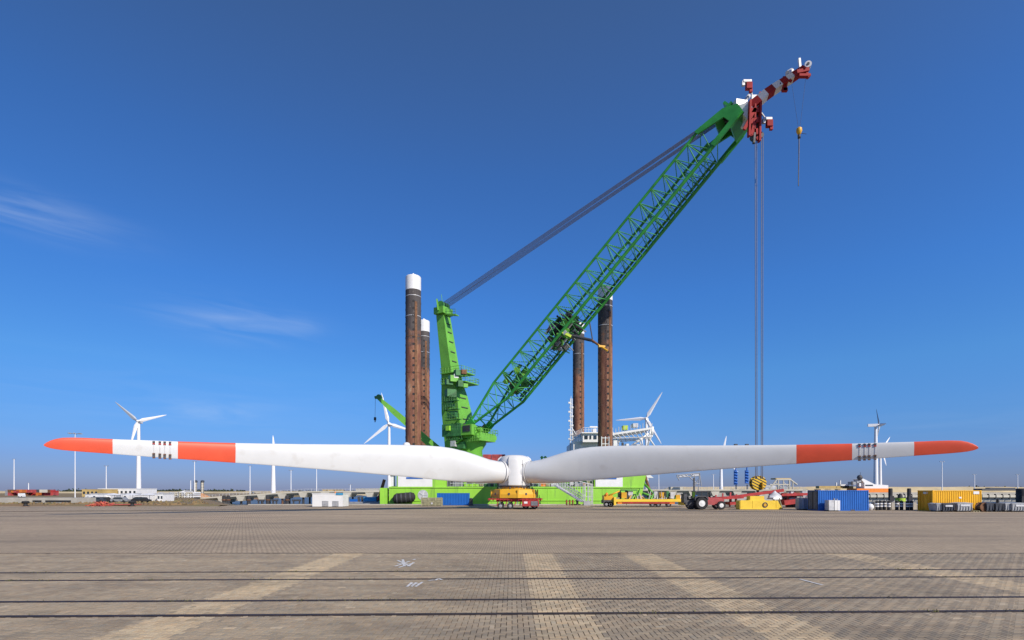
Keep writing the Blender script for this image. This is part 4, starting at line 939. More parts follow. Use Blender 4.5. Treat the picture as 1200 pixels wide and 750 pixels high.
# striped hook block
sm = bpy.data.materials.new('hazard_stripes'); sm.use_nodes = True; t = sm.node_tree; b = t.nodes['Principled BSDF']; b.inputs['Roughness'].default_value = .5
g = t.nodes.new('ShaderNodeNewGeometry'); s_ = t.nodes.new('ShaderNodeSeparateXYZ'); t.links.new(g.outputs['Position'], s_.inputs[0])
ma = t.nodes.new('ShaderNodeMath'); ma.operation = 'MULTIPLY_ADD'; ma.inputs[1].default_value = .52; t.links.new(s_.outputs[0], ma.inputs[0]); t.links.new(s_.outputs[2], ma.inputs[2])
mb2 = t.nodes.new('ShaderNodeMath'); mb2.operation = 'PINGPONG'; mb2.inputs[1].default_value = .24; t.links.new(ma.outputs[0], mb2.inputs[0])
cr_ = t.nodes.new('ShaderNodeValToRGB'); cr_.color_ramp.interpolation = 'CONSTANT'; cr_.color_ramp.elements[0].color = (.015, .015, .015, 1); cr_.color_ramp.elements[1].position = .095; cr_.color_ramp.elements[1].color = (.75, .48, .02, 1)
t.links.new(mb2.outputs[0], cr_.inputs[0]); t.links.new(cr_.outputs[0], b.inputs['Base Color']); MT['hazard'] = sm
hb = thing('hook_block', 'round black and yellow striped hook block hanging above the yellow lifting beam', 'hook block', HB)
for dy in (-.55, .35): m_ = MB(); m_.tube(HB + Vector((0, dy, 0)), HB + Vector((0, dy + .2, 0)), 1.17, 'hazard', 36); m_.build('cheek_plate', hb)
m_ = MB(); m_.tube(HB + Vector((0, -.34, 0)), HB + Vector((0, .34, 0)), .98, 'dark', 28); m_.build('sheave', hb)
m_ = MB(); m_.bar(HB + Vector((.35, -.62, .1)), HB + Vector((.35, -.62, -1.1)), .1, .85, 'oy'); m_.build('side_plate', hb)
m_ = MB(); m_.tube(HB + Vector((0, 0, -1.0)), HB + Vector((0, 0, -1.5)), .22, 'dark', 10)
pr = None
for i in range(9):
    a = R(80 - i * 32); p_ = HB + Vector((math.cos(a) * .3, 0, -1.75 + math.sin(a) * .3)); 
    if pr: m_.tube(pr, p_, .1, 'dark', 6)
    pr = p_
m_.build('hook', hb)
# auxiliary ball hook and its chain
ah = thing('auxiliary_hook', 'orange ball hook with thin hanging rod below the red-white jib tip', 'hook', U(936.5, 155, TD - 6))
AD = TD - 6
m_ = MB(); m_.tube(U(927.5, 96, AD), U(935.6, 150, AD), .02, 'rope', 4); m_.tube(U(944.5, 88, AD), U(937.4, 150, AD), .02, 'rope', 4); m_.build('rope', ah)
m_ = MB(); m_.lathe(U(936.5, 153, AD), [(.02, -.7), (.24, -.55), (.42, -.1), (.38, .3), (.2, .45), (.02, .5)], 'oy', 18); m_.build('ball', ah)
m_ = MB(); m_.tube(U(936.5, 158, AD), U(936.5, 162, AD), .22, 'dark', 8); m_.tube(U(937, 156, AD), U(945, 157, AD), .04, 'dark', 4); m_.tube(U(936.4, 162, AD), U(936.2, 180, AD), .085, 'dark', 6); m_.tube(U(936.2, 180, AD), U(935.6, 218, AD), .07, 'dark', 6); m_.build('hook', ah)

# ------------------------------------------------------------------ THINGS ON THE QUAY
def container(px0, D, Wd, H, dep, m, label, group=None, low=False):
    x0 = X(px0, D); t = thing('shipping_container', label, 'container', (x0, D, 0), group)
    m_ = MB(); m_.b2(.06, Wd - .06, .06, dep - .06, .12, H - .06, m)
    n = int(Wd / .28)
    b_ = m_.build('body', t, world=False)
    m_ = MB()
    for i in range(n):
        a = .15 + (Wd - .3) * i / n; s_ = (Wd - .3) / n; m_.add([(a, .06, .16), (a + s_ * .2, .012, .16), (a + s_ * .5, .012, .16), (a + s_ * .7, .06, .16), (a, .06, H - .12), (a + s_ * .2, .012, H - .12), (a + s_ * .5, .012, H - .12), (a + s_ * .7, .06, H - .12)], [(0, 1, 5, 4), (1, 2, 6, 5), (2, 3, 7, 6)], m)
    for i in range(8):
        a = .2 + (dep - .4) * i / 8; s_ = (dep - .4) / 8
        for xx, o_ in ((.06, .012), (Wd - .06, Wd - .012)): m_.add([(xx, a, .16), (o_, a + s_ * .2, .16), (o_, a + s_ * .5, .16), (xx, a + s_ * .7, .16), (xx, a, H - .12), (o_, a + s_ * .2, H - .12), (o_, a + s_ * .5, H - .12), (xx, a + s_ * .7, H - .12)], [(0, 1, 5, 4), (1, 2, 6, 5), (2, 3, 7, 6)], m)
    m_.build('corrugation', b_, world=False)
    m_ = MB()
    for x_ in (0, Wd - .12):
        for y_ in (0, dep - .12): m_.b2(x_, x_ + .12, y_, y_ + .12, 0, H, m)
    for z_ in (.02, H - .12):
        for y_ in (0, dep - .1): m_.b2(.12, Wd - .12, y_, y_ + .1, z_, z_ + .1, m)
        for x_ in (0, Wd - .1): m_.b2(x_, x_ + .1, .12, dep - .12, z_, z_ + .1, m)
    m_.build('frame', t, world=False)
    return t
bc = container(959, 66.5, 6.22, 2.57, 2.44, 'blue', 'blue corrugated container with a white cabinet before it, right of the yellow beam')
m_ = MB(); m_.b2(4.0, 4.5, -.02, .04, .0, .16, 'dark'); m_.build('fork_pocket', bc, world=False)
# doors at its left end
m_ = MB()
for y_ in (.45, .85, 1.55, 1.95): m_.tube((-.04, y_, .2), (-.04, y_, 2.4), .025, 'lsteel')
m_.build('lock_bar', bc, world=False)
for y_ in (.14, 1.24): m_ = MB(); m_.b2(-.022, .01, y_, y_ + 1.06, .16, 2.42, 'darkbin'); m_.build('door', bc, world=False)  # dark door tone also carries the shade of this end
yc_ = container(1093, 65.4, 5.95, 2.55, 2.44, 'cyellow', 'yellow corrugated container behind the row of waste skips')
m_ = MB(); m_.b2(4.95, 5.65, -.012, .008, 2.08, 2.42, 'white'); m_.build('sign_plate', yc_, world=False)
m_ = MB(); m_.b2(3.2, 3.5, -.012, .008, 1.55, 1.75, 'white'); m_.build('sign_plate', yc_, world=False)
m_ = MB(); m_.b2(-.012, .008, .8, 1.6, 2.1, 2.35, 'white'); m_.build('sign_plate', yc_, world=False)
for y_ in (.45, .9, 1.55, 2.0):
    m_ = MB(); m_.tube((-.04, y_, .2), (-.04, y_, 2.4), .03, 'cyellow'); m_.build('lock_bar', yc_, world=False)
container(512, 91.5, 5.4, 2.1, 2.4, 'blue', 'low blue container on the quay against the green hull beside the weathered crate')
# white cabinet with gas bottles before the blue container
def cabinet(px, D, w_, h_, label, cols=('lsteel', 'white'), group=None):
    x = X(px, D); t = thing('cabinet', label, 'cabinet', (x, D, 0), group)
    m_ = MB(); m_.b2(0, w_ * .48, 0, .9, .12, h_, cols[0]); m_.build('body', t, world=False)
    m_ = MB(); m_.b2(w_ * .5, w_ * .74, -.05, .9, .12, h_ * .98, cols[1]); m_.build('door', t, world=False)
    m_ = MB(); m_.b2(w_ * .76, w_, -.05, .9, .12, h_ * .98, cols[1]); m_.build('door', t, world=False)
    m_ = MB(); m_.b2(.1, w_ - .1, .1, .8, 0, .12, 'dark'); m_.build('base', t, world=False)
    m_ = MB(); m_.tube((w_ * .6, .3, h_), (w_ * .6, .3, h_ + .22), .1, 'steel', 10); m_.tube((w_ * .85, .3, h_), (w_ * .85, .3, h_ + .15), .08, 'steel', 10); m_.build('vent', t, world=False)
    return t
cabinet(971.5, 65.2, 1.32, 1.35, 'white and grey cabinet standing against the front of the blue container')
cabinet(936.3, 70, .66, 1.55, 'left one of two light grey cabinets beside the blue container', ('greybin', 'lsteel'), 'grey cabinets left of the blue container')
cabinet(943.0, 70, .62, 1.55, 'right one of two light grey cabinets, touching the dark container end', ('greybin', 'lsteel'), 'grey cabinets left of the blue container')
# white dome buoy
bu = thing('buoy', 'white round buoy lying at the right end of the blue container', 'buoy', (X(1019.5, 68.5), 68.5, 0))
m_ = MB(); m_.lathe((0, 0, .42), [(.02, -.42), (.25, -.36), (.42, -.12), (.43, .1), (.3, .34), (.05, .42)], 'white', 20); m_.build('float', bu, world=False)
m_ = MB(); m_.tube((0, 0, .8), (0, 0, .95), .05, 'steel', 8); m_.build('shackle', bu, world=False)

# striped posts
post = None
PX = [(1027.8, 'leftmost'), (1032, 'second'), (1036.6, 'third'), (1041.6, 'fourth'), (1051, 'fifth'), (1056.4, 'sixth'), (1063.4, 'seventh'), (1068, 'rightmost')]
for i, (px, nm) in enumerate(PX):
    D = 68.5 + (i % 3) * .4; lab = nm + ' of the black and white banded drums between the blue and yellow containers'
    if post is None:
        post = thing('banded_drum', lab, 'drum', (X(px, D), D, 0), 'banded drums between the containers')
        m_ = MB(); m_.lathe((0, 0, 0), [(.2, 0), (.2, 1.14), (.16, 1.18)], 'black', 18); m_.build('body', post, world=False)
        for z in (.42, .74): m_ = MB(); m_.lathe((0, 0, z), [(.205, 0), (.212, .01), (.212, .17), (.205, .18)], 'white', 18); m_.build('white_band', post, world=False)
        m_ = MB(); m_.lathe((0, 0, 1.18), [(.05, 0), (.05, .08)], 'steel', 8); m_.build('lid_knob', post, world=False)
    else: c = copy_tree(post, label=lab); c.location = (X(px, D), D, 0)
# grey concrete block barrier behind the drums
for i in range(5):
    x = X(1025 + i * 10, 71.5); t = thing('concrete_block', ['pale concrete block behind the banded drums, closest to the blue container', 'pale concrete block behind the banded drums, second from the blue container', 'middle pale concrete block in the row behind the banded drums', 'pale concrete block behind the banded drums, second from the yellow container', 'pale concrete block behind the banded drums, closest to the yellow container'][i], 'concrete block', (x, 71.5, 0), 'concrete blocks behind the drums')
    m_ = MB(); m_.b2(0, 1.05, 0, .6, 0, .95, 'concrete'); m_.build('block', t, world=False); m_ = MB(); m_.tube((.3, .3, .95), (.35, .3, 1.05), .03, 'steel'); m_.tube((.35, .3, 1.05), (.6, .3, 1.05), .03, 'steel'); m_.tube((.6, .3, 1.05), (.65, .3, .95), .03, 'steel'); m_.build('lifting_loop', t, world=False)

# mooring piles in the water
for px, w_, lab in ((1043.5, .36, 'black mooring pile in the water above the left group of drums'), (1065.3, .34, 'black mooring pile in the water just left of the yellow container'), (1197.5, .9, 'thick black mooring pile at the right edge of the photo')):
    t = thing('mooring_pile', lab, 'mooring pile', (X(px, 104), 104, -4.5), 'black mooring piles'); m_ = MB(); m_.lathe((0, 0, 0), [(w_, 0), (w_, 7.3), (w_ * .8, 7.45)], 'pile', 14); m_.build('shaft', t, world=False)
    m_ = MB(); m_.b2(-w_ * 1.1, w_ * 1.1, -w_ * 1.2, -w_, 1, 6.0, 'pile'); m_.build('rubbing_timber', t, world=False)
t = thing('navigation_beacon', 'black beacon with bright yellow-green band standing in the harbour water', 'beacon', (X(1055, 104), 104, -4.5))
m_ = MB(); m_.lathe((0, 0, 0), [(.8, 0), (.8, 4.9)], 'pile', 16); m_.build('base', t, world=False); m_ = MB(); m_.lathe((0, 0, 4.9), [(.85, 0), (.85, .65)], 'hivis', 16); m_.build('band', t, world=False)
m_ = MB(); m_.lathe((0, 0, 5.55), [(.45, 0), (.35, .6), (.15, .9)], 'pile', 12); m_.build('lantern', t, world=False)

# waste skips and bins on the right
def skip(px0, px1, D, h_, m, label, cat='skip', panel=None, wheels=True, dep=1.3):
    x0, x1 = X(px0, D), X(px1, D); w_ = x1 - x0; t = thing('waste_skip', label, cat, (x0, D, 0), 'skips and bins at the right edge')
    m_ = MB(); z0 = .16
    m_.loft([[(.08, .1, z0), (w_ - .08, .1, z0), (w_ - .08, dep - .1, z0), (.08, dep - .1, z0)], [(0, 0, h_ * .9), (w_, 0, h_ * .9), (w_, dep, h_ * .9), (0, dep, h_ * .9)]], m, smooth=False); m_.build('body', t, world=False)
    m_ = MB(); m_.b2(-.03, w_ + .03, -.04, dep + .04, h_ * .9, h_ * .9 + .05, m); m_.prism([(0.02, h_ * .95), (w_ * .5, h_ + .03), (w_ - .02, h_ * .95)], .02, dep - .02, m); m_.build('lid', t, world=False)
    m_ = MB(); nn = max(2, int(w_ / .35))
    for i in range(nn + 1): xx = .06 + (w_ - .16) * i / nn; m_.b2(xx, xx + .05, -.02, .1, .22, h_ * .86, m)
    m_.build('rib', t, world=False)
    if panel: m_ = MB(); m_.b2(w_ * .2, w_ * .8, -.05, -.022, h_ * .6, h_ * .8, panel); m_.build('panel', t, world=False)
    if wheels:
        for xx in (.18, w_ - .18): m_ = MB(); m_.tube((xx, .1, .09), (xx, .2, .09), .09, 'black', 12); m_.build('wheel', t, world=False)
        m_ = MB(); m_.b2(.1, w_ - .1, .25, dep - .25, .03, .16, 'dark'); m_.build('skid', t, world=False)
    return t
skip(1097.5, 1104, 63.4, 1.02, 'greybin', 'small bluish grey bin at the left end of the skip row before the yellow container', 'bin')
skip(1105, 1119, 63.2, 1.02, 'darkbin', 'dark skip with a pale panel, left of the light grey skip', panel='lsteel')
skip(1122, 1140, 63.2, 1.1, 'greybin', 'light grey skip with lid before the yellow container', panel='lsteel')
skip(1156, 1165, 63.4, 1.08, 'darkbin', 'dark bin right after the brown drum', 'bin')
skip(1166.5, 1176, 63.4, 1.06, 'darkbin', 'dark bin with a small figure-like pump on top, second after the brown drum', 'bin')
skip(1178, 1185, 63.4, 1.06, 'greybin', 'narrow mid grey bin left of the last long grey skip', 'bin')
skip(1186, 1207, 63.2, 1.06, 'greybin', 'long light grey skip cut by the right edge of the photo', panel='lsteel')
t = thing('cable_drum', 'rusty brown cable drum between the light grey skip and the dark bins', 'cable drum', (X(1151, 64), 64, 0))
for y_ in (-.35, .35): m_ = MB(); m_.lathe((0, y_, .56), [(.02, -.03), (.56, -.03), (.56, .03), (.02, .03)], 'brown', 22, 'Y'); m_.build('flange', t, world=False)
m_ = MB(); m_.lathe((0, 0, .56), [(.38, -.32), (.38, .32)], 'dark', 18, 'Y'); m_.build('cable', t, world=False)
t = thing('pallet', 'wooden pallet lying between the light grey skip and brown drum', 'pallet', (X(1141, 63.6), 63.6, 0))
for i in range(5): m_ = MB(); m_.b2(0, .75, .02 + i * .2, .16 + i * .2, .1, .13, 'crate'); m_.build('slat', t, world=False)
for i in range(3): m_ = MB(); m_.b2(.0 + i * .32, .1 + i * .32, .0, 1, 0, .1, 'crate'); m_.build('bearer', t, world=False)
t = thing('pump', 'small black pump standing on a dark bin at the right', 'pump', (X(1170, 63.6), 63.7, 1.09))
m_ = MB(); m_.tube((0, 0, 0), (0, 0, .3), .14, 'black', 10); m_.lathe((0, 0, .3), [(.1, 0), (.13, .08), (.02, .16)], 'black', 10); m_.build('body', t, world=False); m_ = MB(); m_.tube((-.2, 0, .12), (.2, 0, .16), .05, 'black'); m_.build('pipe', t, world=False)

# yellow lifting beam
D = 71.5; lb = thing('lifting_beam', 'yellow box lifting beam resting on the ground under the striped hook block', 'lifting beam', (X(867, D), D, 0))
w_ = X(917, D) - X(867, D)
m_ = MB(); m_.prism([(0, 0), (w_ * .93, 0), (w_ * 1.0, .08), (w_ * .885, 1.18), (w_ * .03, 1.22), (0, 1.1)], 0, 1.3, 'yellow'); m_.build('body', lb, world=False)
m_ = MB(); m_.b2(w_ * .25, w_ * .58, .1, 1.2, 1.2, 1.78, 'yellow'); m_.b2(w_ * .22, w_ * .61, .15, 1.15, 1.22, 1.30, 'yellow'); m_.build('hook_seat', lb, world=False)
m_ = MB(); m_.lathe((w_ * .59, -.005, .6), [(.01, -.005), (.34, -.01), (.36, -.05), (.30, -.06), (.27, -.005)], 'dark', 22, 'Y'); m_.build('round_opening', lb, world=False)
m_ = MB(); m_.lathe((w_ * .59, -.03, .6), [(.01, -.03), (.20, -.03), (.22, .01)], 'oy', 18, 'Y'); m_.build('pin', lb, world=False)
m_ = MB()
for xx in (.02, .3, .85): m_.b2(w_ * xx, w_ * xx + .07, -.03, 0, .05, 1.15, 'yellow')
m_.b2(0, w_ * .9, -.05, -.0, .02, .12, 'yellow'); m_.build('stiffener', lb, world=False)
m_ = MB(); m_.bar((w_ * .9, .3, 1.25), (w_ * 1.02, .3, .1), .3, .12, 'crate'); m_.tube((w_ * .93, .1, 1.5), (w_ * 1.0, .1, .15), .08, 'crate'); m_.build('rope_sling', lb, world=False)

# tractor
D = 71.0; tc_ = thing('tractor', 'dark tractor with white-hubbed wheels parked between yellow frame and lifting beam', 'tractor', (X(822, D), D, 0))
wheel(tc_, (0, 0, .82), .82, .5, 'Y', .52, 'white'); wheel(tc_, (-.95, 1.75, .82), .82, .5, 'Y', .52, 'white') if False else wheel(tc_, (-.02, 1.75, .82), .82, .5, 'Y', .52, 'white')
wheel(tc_, (2.62, .05, .56), .56, .36, 'Y', .52, 'white'); wheel(tc_, (2.62, 1.75, .56), .56, .36, 'Y', .52, 'white')
wheel(tc_, (-1.1, .9, .72), .72, .5, 'Y', .4, 'dark')
m_ = MB(); m_.prism([(-.6, .7), (3.1, .55), (3.2, 1.35), (2.9, 1.5), (.95, 1.62), (.95, 1.1), (-.6, 1.2)], .55, 1.3, 'dred'); m_.build('hood', tc_, world=False)
m_ = MB(); m_.b2(3.2, 3.26, .62, 1.22, .75, 1.3, 'dark'); m_.build('grille', tc_, world=False)
m_ = MB(); m_.b2(-.75, .95, .2, 1.6, 1.15, 1.5, 'dark'); m_.prism([(-.9, 1.2), (-.95, 1.66), (-.6, 1.82), (.5, 1.82), (.95, 1.4), (.8, 1.3), (.45, 1.68), (-.5, 1.68), (-.8, 1.5)], -.25, .25, 'dark'); m_.build('mudguard', tc_, world=False)
m_ = MB(); m_.b2(-.72, .9, .25, 1.55, 1.5, 2.35, 'glass'); cb = m_.build('cab', tc_, world=False)
m_ = MB()
for x_ in (-.75, .1, .88):
    for y_ in (.22, 1.5): m_.b2(x_, x_ + .08, y_, y_ + .08, 1.45, 2.38, 'dark')
m_.build('pillar', cb, world=False)
m_ = MB(); m_.b2(-.85, 1.0, .15, 1.65, 2.37, 2.5, 'dark'); m_.build('roof', cb, world=False)
m_ = MB(); m_.tube((1.4, .6, 1.5), (1.4, .6, 2.4), .06, 'dark', 8); m_.build('exhaust', tc_, world=False)
m_ = MB(); m_.b2(-1.9, -.7, .6, 1.3, .6, 1.25, 'dark'); m_.bar((-.8, .5, 1.3), (-1.9, .5, 1.9), .12, .1, 'dark'); m_.bar((-.8, 1.3, 1.3), (-1.9, 1.3, 1.6), .12, .1, 'dark'); m_.b2(-2.2, -1.8, .3, 1.6, .9, 2.1, 'dark'); m_.build('hitch', tc_, world=False)
m_ = MB(); m_.b2(-.75, -.5, .1, .3, 1.55, 1.9, 'blue'); m_.build('lamp_box', tc_, world=False)

# red trailer frames behind
D = 80; rt = thing('red_flatbed', 'long red trailer frame with sloping gooseneck behind the yellow lifting beam', 'trailer', (X(846, D), D, 0))
m_ = MB(); m_.bar(U(852, 583.5, D), U(918, 574.5, D), .4, .42, 'red'); m_.bar(U(852, 583.5, D + 2), U(918, 574.5, D + 2), .4, .42, 'red'); m_.build('gooseneck', rt)
m_ = MB(); m_.bar(U(833, 584.2, D), U(868, 582.5, D), 2.2, .35, 'red'); m_.bar(U(852, 590, D), U(868, 589.2, D), 2.2, .4, 'red'); m_.bar(U(915, 589, D), U(942, 586, D), 2.2, .7, 'red'); m_.bar(U(912, 580, D), U(942, 579, D), 2.2, .35, 'red'); m_.build('bed', rt)
m_ = MB()
for px in (838, 846, 855, 862, 922, 930, 938): m_.bar(U(px, 594, D), U(px + 1, 577 + (px % 5), D), .2, .2, 'dred')
m_.build('stake', rt)
for px in (925, 931, 937): 
    m_ = MB(); c = U(px, 592, D); m_.tube(c + Vector((0, -.2, -.05)), c + Vector((0, .3, -.05)), .45, 'black', 16); m_.build('wheel', rt)
t = thing('white_tarpaulin', 'white tarpaulin heap on the red trailer right of the hook block', 'tarpaulin', U(908, 585, 79)); rr = random.Random(5); m_ = MB(); rings = []
for i in range(6):
    ring_ = []
    for j in range(12):
        a = 2 * math.pi * j / 12; r_ = (1.0, 1.02, .85, .6, .3, .05)[i] * rr.uniform(.85, 1.15); ring_.append(U(908, 585, 79) + Vector((math.cos(a) * r_ * 1.05, math.sin(a) * r_ * .8, i * .25)))
    rings.append(ring_)
m_.loft(rings, 'lsteel'); m_.build('cloth', t)
t = thing('machine_stack', 'dark machinery stacked on the red trailer left of the grey cabinets', 'machinery', U(927, 585, 81)); rr = random.Random(9); m_ = MB()
for i in range(34): m_.box(U(rr.uniform(912, 944), rr.uniform(577, 586), rr.uniform(80, 82)), (rr.uniform(.2, 1.2), .5, rr.uniform(.15, .6)), rr.choice(['dark', 'red', 'lsteel', 'dred', 'steel', 'brown']), rz=rr.uniform(-.3, .3))
m_.build('body', t)

# yellow spreader / transport frame on bogies
D = 82.0; yf = thing('transport_frame', 'long yellow and orange transport frame loaded with machinery, left of the tractor', 'transport frame', (X(708, D), D, 0))
m_ = MB(); m_.b2(X(722, D), X(803, D), D, D + .5, Z(588, D), Z(585, D), 'yellow'); m_.b2(X(722, D), X(803, D), D + 2.2, D + 2.7, Z(588, D), Z(585, D), 'yellow')
for px in (722, 740, 760, 780, 801): m_.b2(X(px, D), X(px, D) + .3, D + .5, D + 2.2, Z(588, D), Z(585.6, D), 'yellow')
m_.build('frame', yf)
m_ = MB(); m_.b2(X(724, D), X(791, D), D + .1, D + 2.4, Z(590.6, D), Z(588.1, D), 'orange'); m_.b2(X(730, D), X(785, D), D + .0, D + .1, Z(590, D), Z(588.4, D), 'red'); m_.build('lower_beam', yf)
m_ = MB(); 
for px in (720.5, 802.5): m_.b2(X(px - 1.2, D), X(px + 1.4, D), D - .15, D + 2.8, Z(592, D), Z(582.6, D), 'yellow')
m_.build('end_plate', yf)
m_ = MB(); m_.b2(X(708.5, D), X(719, D), D + .3, D + 2.2, Z(586, D), Z(580.5, D), 'oy'); m_.b2(X(707.5, D), X(716, D), D + .2, D + 2.3, Z(590, D), Z(586, D), 'dark'); m_.tube(U(713, 581, D + .4), U(726, 575.5, D + .4), .12, 'oy', 8); m_.tube(U(709, 581, D + .4), U(712, 578, D + .4), .2, 'orange', 8); m_.build('drive_unit', yf)
for px in (711, 715.5, 716, 765, 772, 784): m_ = MB(); c = Vector((X(px, D), D + .2, .42)); m_.tube(c, c + Vector((0, .4, 0)), .42, 'black', 16); wq = m_.build('wheel', yf); m_ = MB(); m_.tube(c + Vector((0, -.02, 0)), c, .2, 'steel', 12); m_.build('rim', wq)
rr = random.Random(2); m_ = MB()
for px0, px1, py0, py1, m0 in ((727, 729, 575, 585, 'dark'), (729, 735, 577, 584, 'oy'), (735.5, 737, 574.5, 585, 'dark'), (737.5, 743, 575.5, 580.5, 'lsteel'), (738, 742, 580.5, 584.6, 'steel'), (748, 755, 581, 584.8, 'lsteel'), (768, 773, 576, 584, 'lsteel'), (775, 780, 577, 584, 'oy'), (783, 786, 575.5, 583, 'darkgreen'), (787, 792, 577, 584, 'lsteel'), (793, 798, 580, 585, 'oy'), (744, 747, 579, 585, 'darkgreen'), (757, 766, 583.5, 585, 'darkgreen'), (720, 727, 583, 585, 'crate'), (729, 748, 573.6, 575, 'darkgreen')):
    m_.b2(X(px0, D), X(px1, D), D + rr.uniform(.3, .9), D + rr.uniform(1.3, 2.2), Z(py1, D), Z(py0, D), m0)
for i in range(26): px = rr.uniform(728, 800); m_.tube(U(px, 585, D + .4), U(px + rr.uniform(-3, 3), rr.uniform(575, 582), D + .6), rr.uniform(.04, .12), rr.choice(['oy', 'dark', 'green', 'steel', 'lsteel']))
m_.build('machinery', yf)

# gangway from deck to quay
gw = thing('gangway', 'grey aluminium gangway stair leading down from the ship deck to the quay', 'gangway', (X(690, 92), 92, 0))
m_ = MB(); a = U(652, 569, 96); b = U(683, 588, 92.2); m_.bar(a, b, 1.2, .18, 'lsteel'); m_.build('walkway', gw)
for s1 in (-.6, .6):
    m_ = MB(); o_ = Vector((0, s1, .1)); 
    for h_ in (.55, 1.1): m_.tube(a + o_ + UZ * h_, b + o_ + UZ * h_, .045, 'lsteel')
    for i in range(13): p_ = a.lerp(b, i / 12) + o_; m_.tube(p_, p_ + UZ * 1.1, .045, 'lsteel')
    m_.build('handrail', gw)
m_ = MB(); D = 91.5
for px in (685.5, 690, 694.5):
    for y_ in (D, D + 1.3): m_.tube((X(px, D), y_, 0), (X(px, D), y_, Z(567.5, D)), .07, 'lsteel')
for py in (570, 576, 582, 588): m_.tube(U(685.5, py, D), U(694.5, py, D), .05, 'lsteel'); m_.tube(U(685.5, py, D + 1.3), U(694.5, py, D + 1.3), .05, 'lsteel')
m_.tube(U(676, 563.6, D), U(694.5, 568, D), .07, 'lsteel'); m_.tube(U(660, 564, D + 2), U(678, 564, D), .07, 'lsteel')
for px in range(656, 694, 3): m_.tube(U(px, 563.6 + max(0, (px - 676)) * .24, D), U(px, 572 + max(0, px - 668) * .55, D), .045, 'lsteel')
m_.build('stair_tower', gw)
m_ = MB(); m_.b2(X(684, D), X(692, D), D - .2, D + .5, 0, .75, 'greybin'); m_.build('base_box', gw)
# bollard posts
for i, px in enumerate((664, 667.7, 671.2)):
    t = thing('bollard', ('leftmost', 'middle', 'rightmost')[i] + ' of three thin red-brown posts by the gangway', 'bollard', (X(px, 92), 92, 0), 'red-brown posts by the gangway')
    m_ = MB(); m_.lathe((0, 0, 0), [(.14, 0), (.14, .9), (.1, .96)], 'brown', 12); m_.build('post', t, world=False); m_ = MB(); m_.lathe((0, 0, .55), [(.15, 0), (.15, .18)], 'red', 12); m_.build('band', t, world=False)
for i, (px, D) in enumerate(((676.5, 92.5), (552, 90))):
    t = thing('mooring_bollard', ('black mooring bollard between the posts and the gangway', 'dark mooring bollard beside the low blue container')[i], 'bollard', (X(px, D), D, 0))
    m_ = MB(); m_.lathe((0, 0, 0), [(.3, 0), (.2, .25), (.2, .6), (.34, .75), (.3, .9), (.05, .95)] if i == 0 else [(.38, 0), (.32, .3), (.3, 1.0), (.4, 1.15), (.05, 1.3)], 'dark', 14); m_.build('post', t, world=False)
    m_ = MB(); m_.lathe((0, 0, 0), [(.45, 0), (.45, .06)], 'brown', 14); m_.build('foot', t, world=False)
# weathered crate
D = 88.5; ct = thing('crate', 'weathered yellow-grey slatted crate on the quay before the low blue container', 'crate', (X(493.5, D), D, 0)); w_ = X(518, D) - X(493.5, D)
m_ = MB(); m_.b2(.05, w_ - .05, .05, 1.4, .05, 1.3, 'crate'); m_.build('body', ct, world=False)
for i in range(5): m_ = MB(); m_.b2(0, w_, -.02, .045, .08 + i * .27, .28 + i * .27, 'crate'); m_.build('slat', ct, world=False)
for x_ in (0, w_ * .33, w_ * .66, w_ - .14): m_ = MB(); m_.b2(x_, x_ + .14, -.07, -.021, .0, 1.42, 'crate'); m_.build('upright', ct, world=False)
m_ = MB(); m_.tube((w_ * .52, -.12, .42), (w_ * .52, -.071, .42), .17, 'lsteel', 14); m_.build('round_plate', ct, world=False)
# white hut
D = 82.5; x0 = X(366, D); w_ = X(401.5, D) - x0
ht = thing('site_hut', 'white flat-roofed site hut with two grey louvred doors at the quay edge', 'hut', (x0, D, 0))
m_ = MB(); m_.b2(0, w_, 0, 3.0, .06, 2.02, 'white'); m_.build('wall', ht, world=False)
m_ = MB(); m_.b2(-.06, w_ + .06, -.06, 3.06, 2.02, 2.12, 'white'); m_.build('roof', ht, world=False)
for px in (377.5, 389.5):
    a = X(px, D) - x0; m_ = MB(); m_.b2(a, a + .95, -.03, -.002, .08, .92, 'steel'); d_ = m_.build('door', ht, world=False)
    m_ = MB()
    for i in range(6): m_.b2(a + .05, a + .9, -.055, -.031, .14 + i * .125, .2 + i * .125, 'lsteel')
    m_.build('louvre', d_, world=False)
m_ = MB(); m_.b2(w_ - 1.0, w_ + .1, -.09, -.062, 1.85, 2.12, 'cyan'); m_.build('fascia', ht, world=False)
m_ = MB(); m_.tube((w_ * .72, .5, 2.1), (w_ * .72, .5, 2.35), .1, 'orange', 8); m_.build('warning_lamp', ht, world=False)
# distant moored work barge and blue equipment right of the hut
t = thing('work_barge', 'blue-grey work barge with stacked blue gear lying beside the hut', 'barge', (X(430, 104), 104, -3.5))
m_ = MB(); wbox(m_, 408, 456, 588, 604, 104, 8, 'steel'); m_.build('hull', t); m_ = MB(); wbox(m_, 426, 442, 582.5, 587.5, 105, 2.4, 'cyan'); wbox(m_, 410, 419, 585, 590, 105, 2.4, 'blue'); m_.build('deck_gear', t)
m_ = MB()
for px in (419, 423, 441, 446): m_.b2(X(px, 105), X(px + 2, 105), 105, 105.5, -3, Z(582, 105), 'dark')
m_.build('bollard_frame', t)

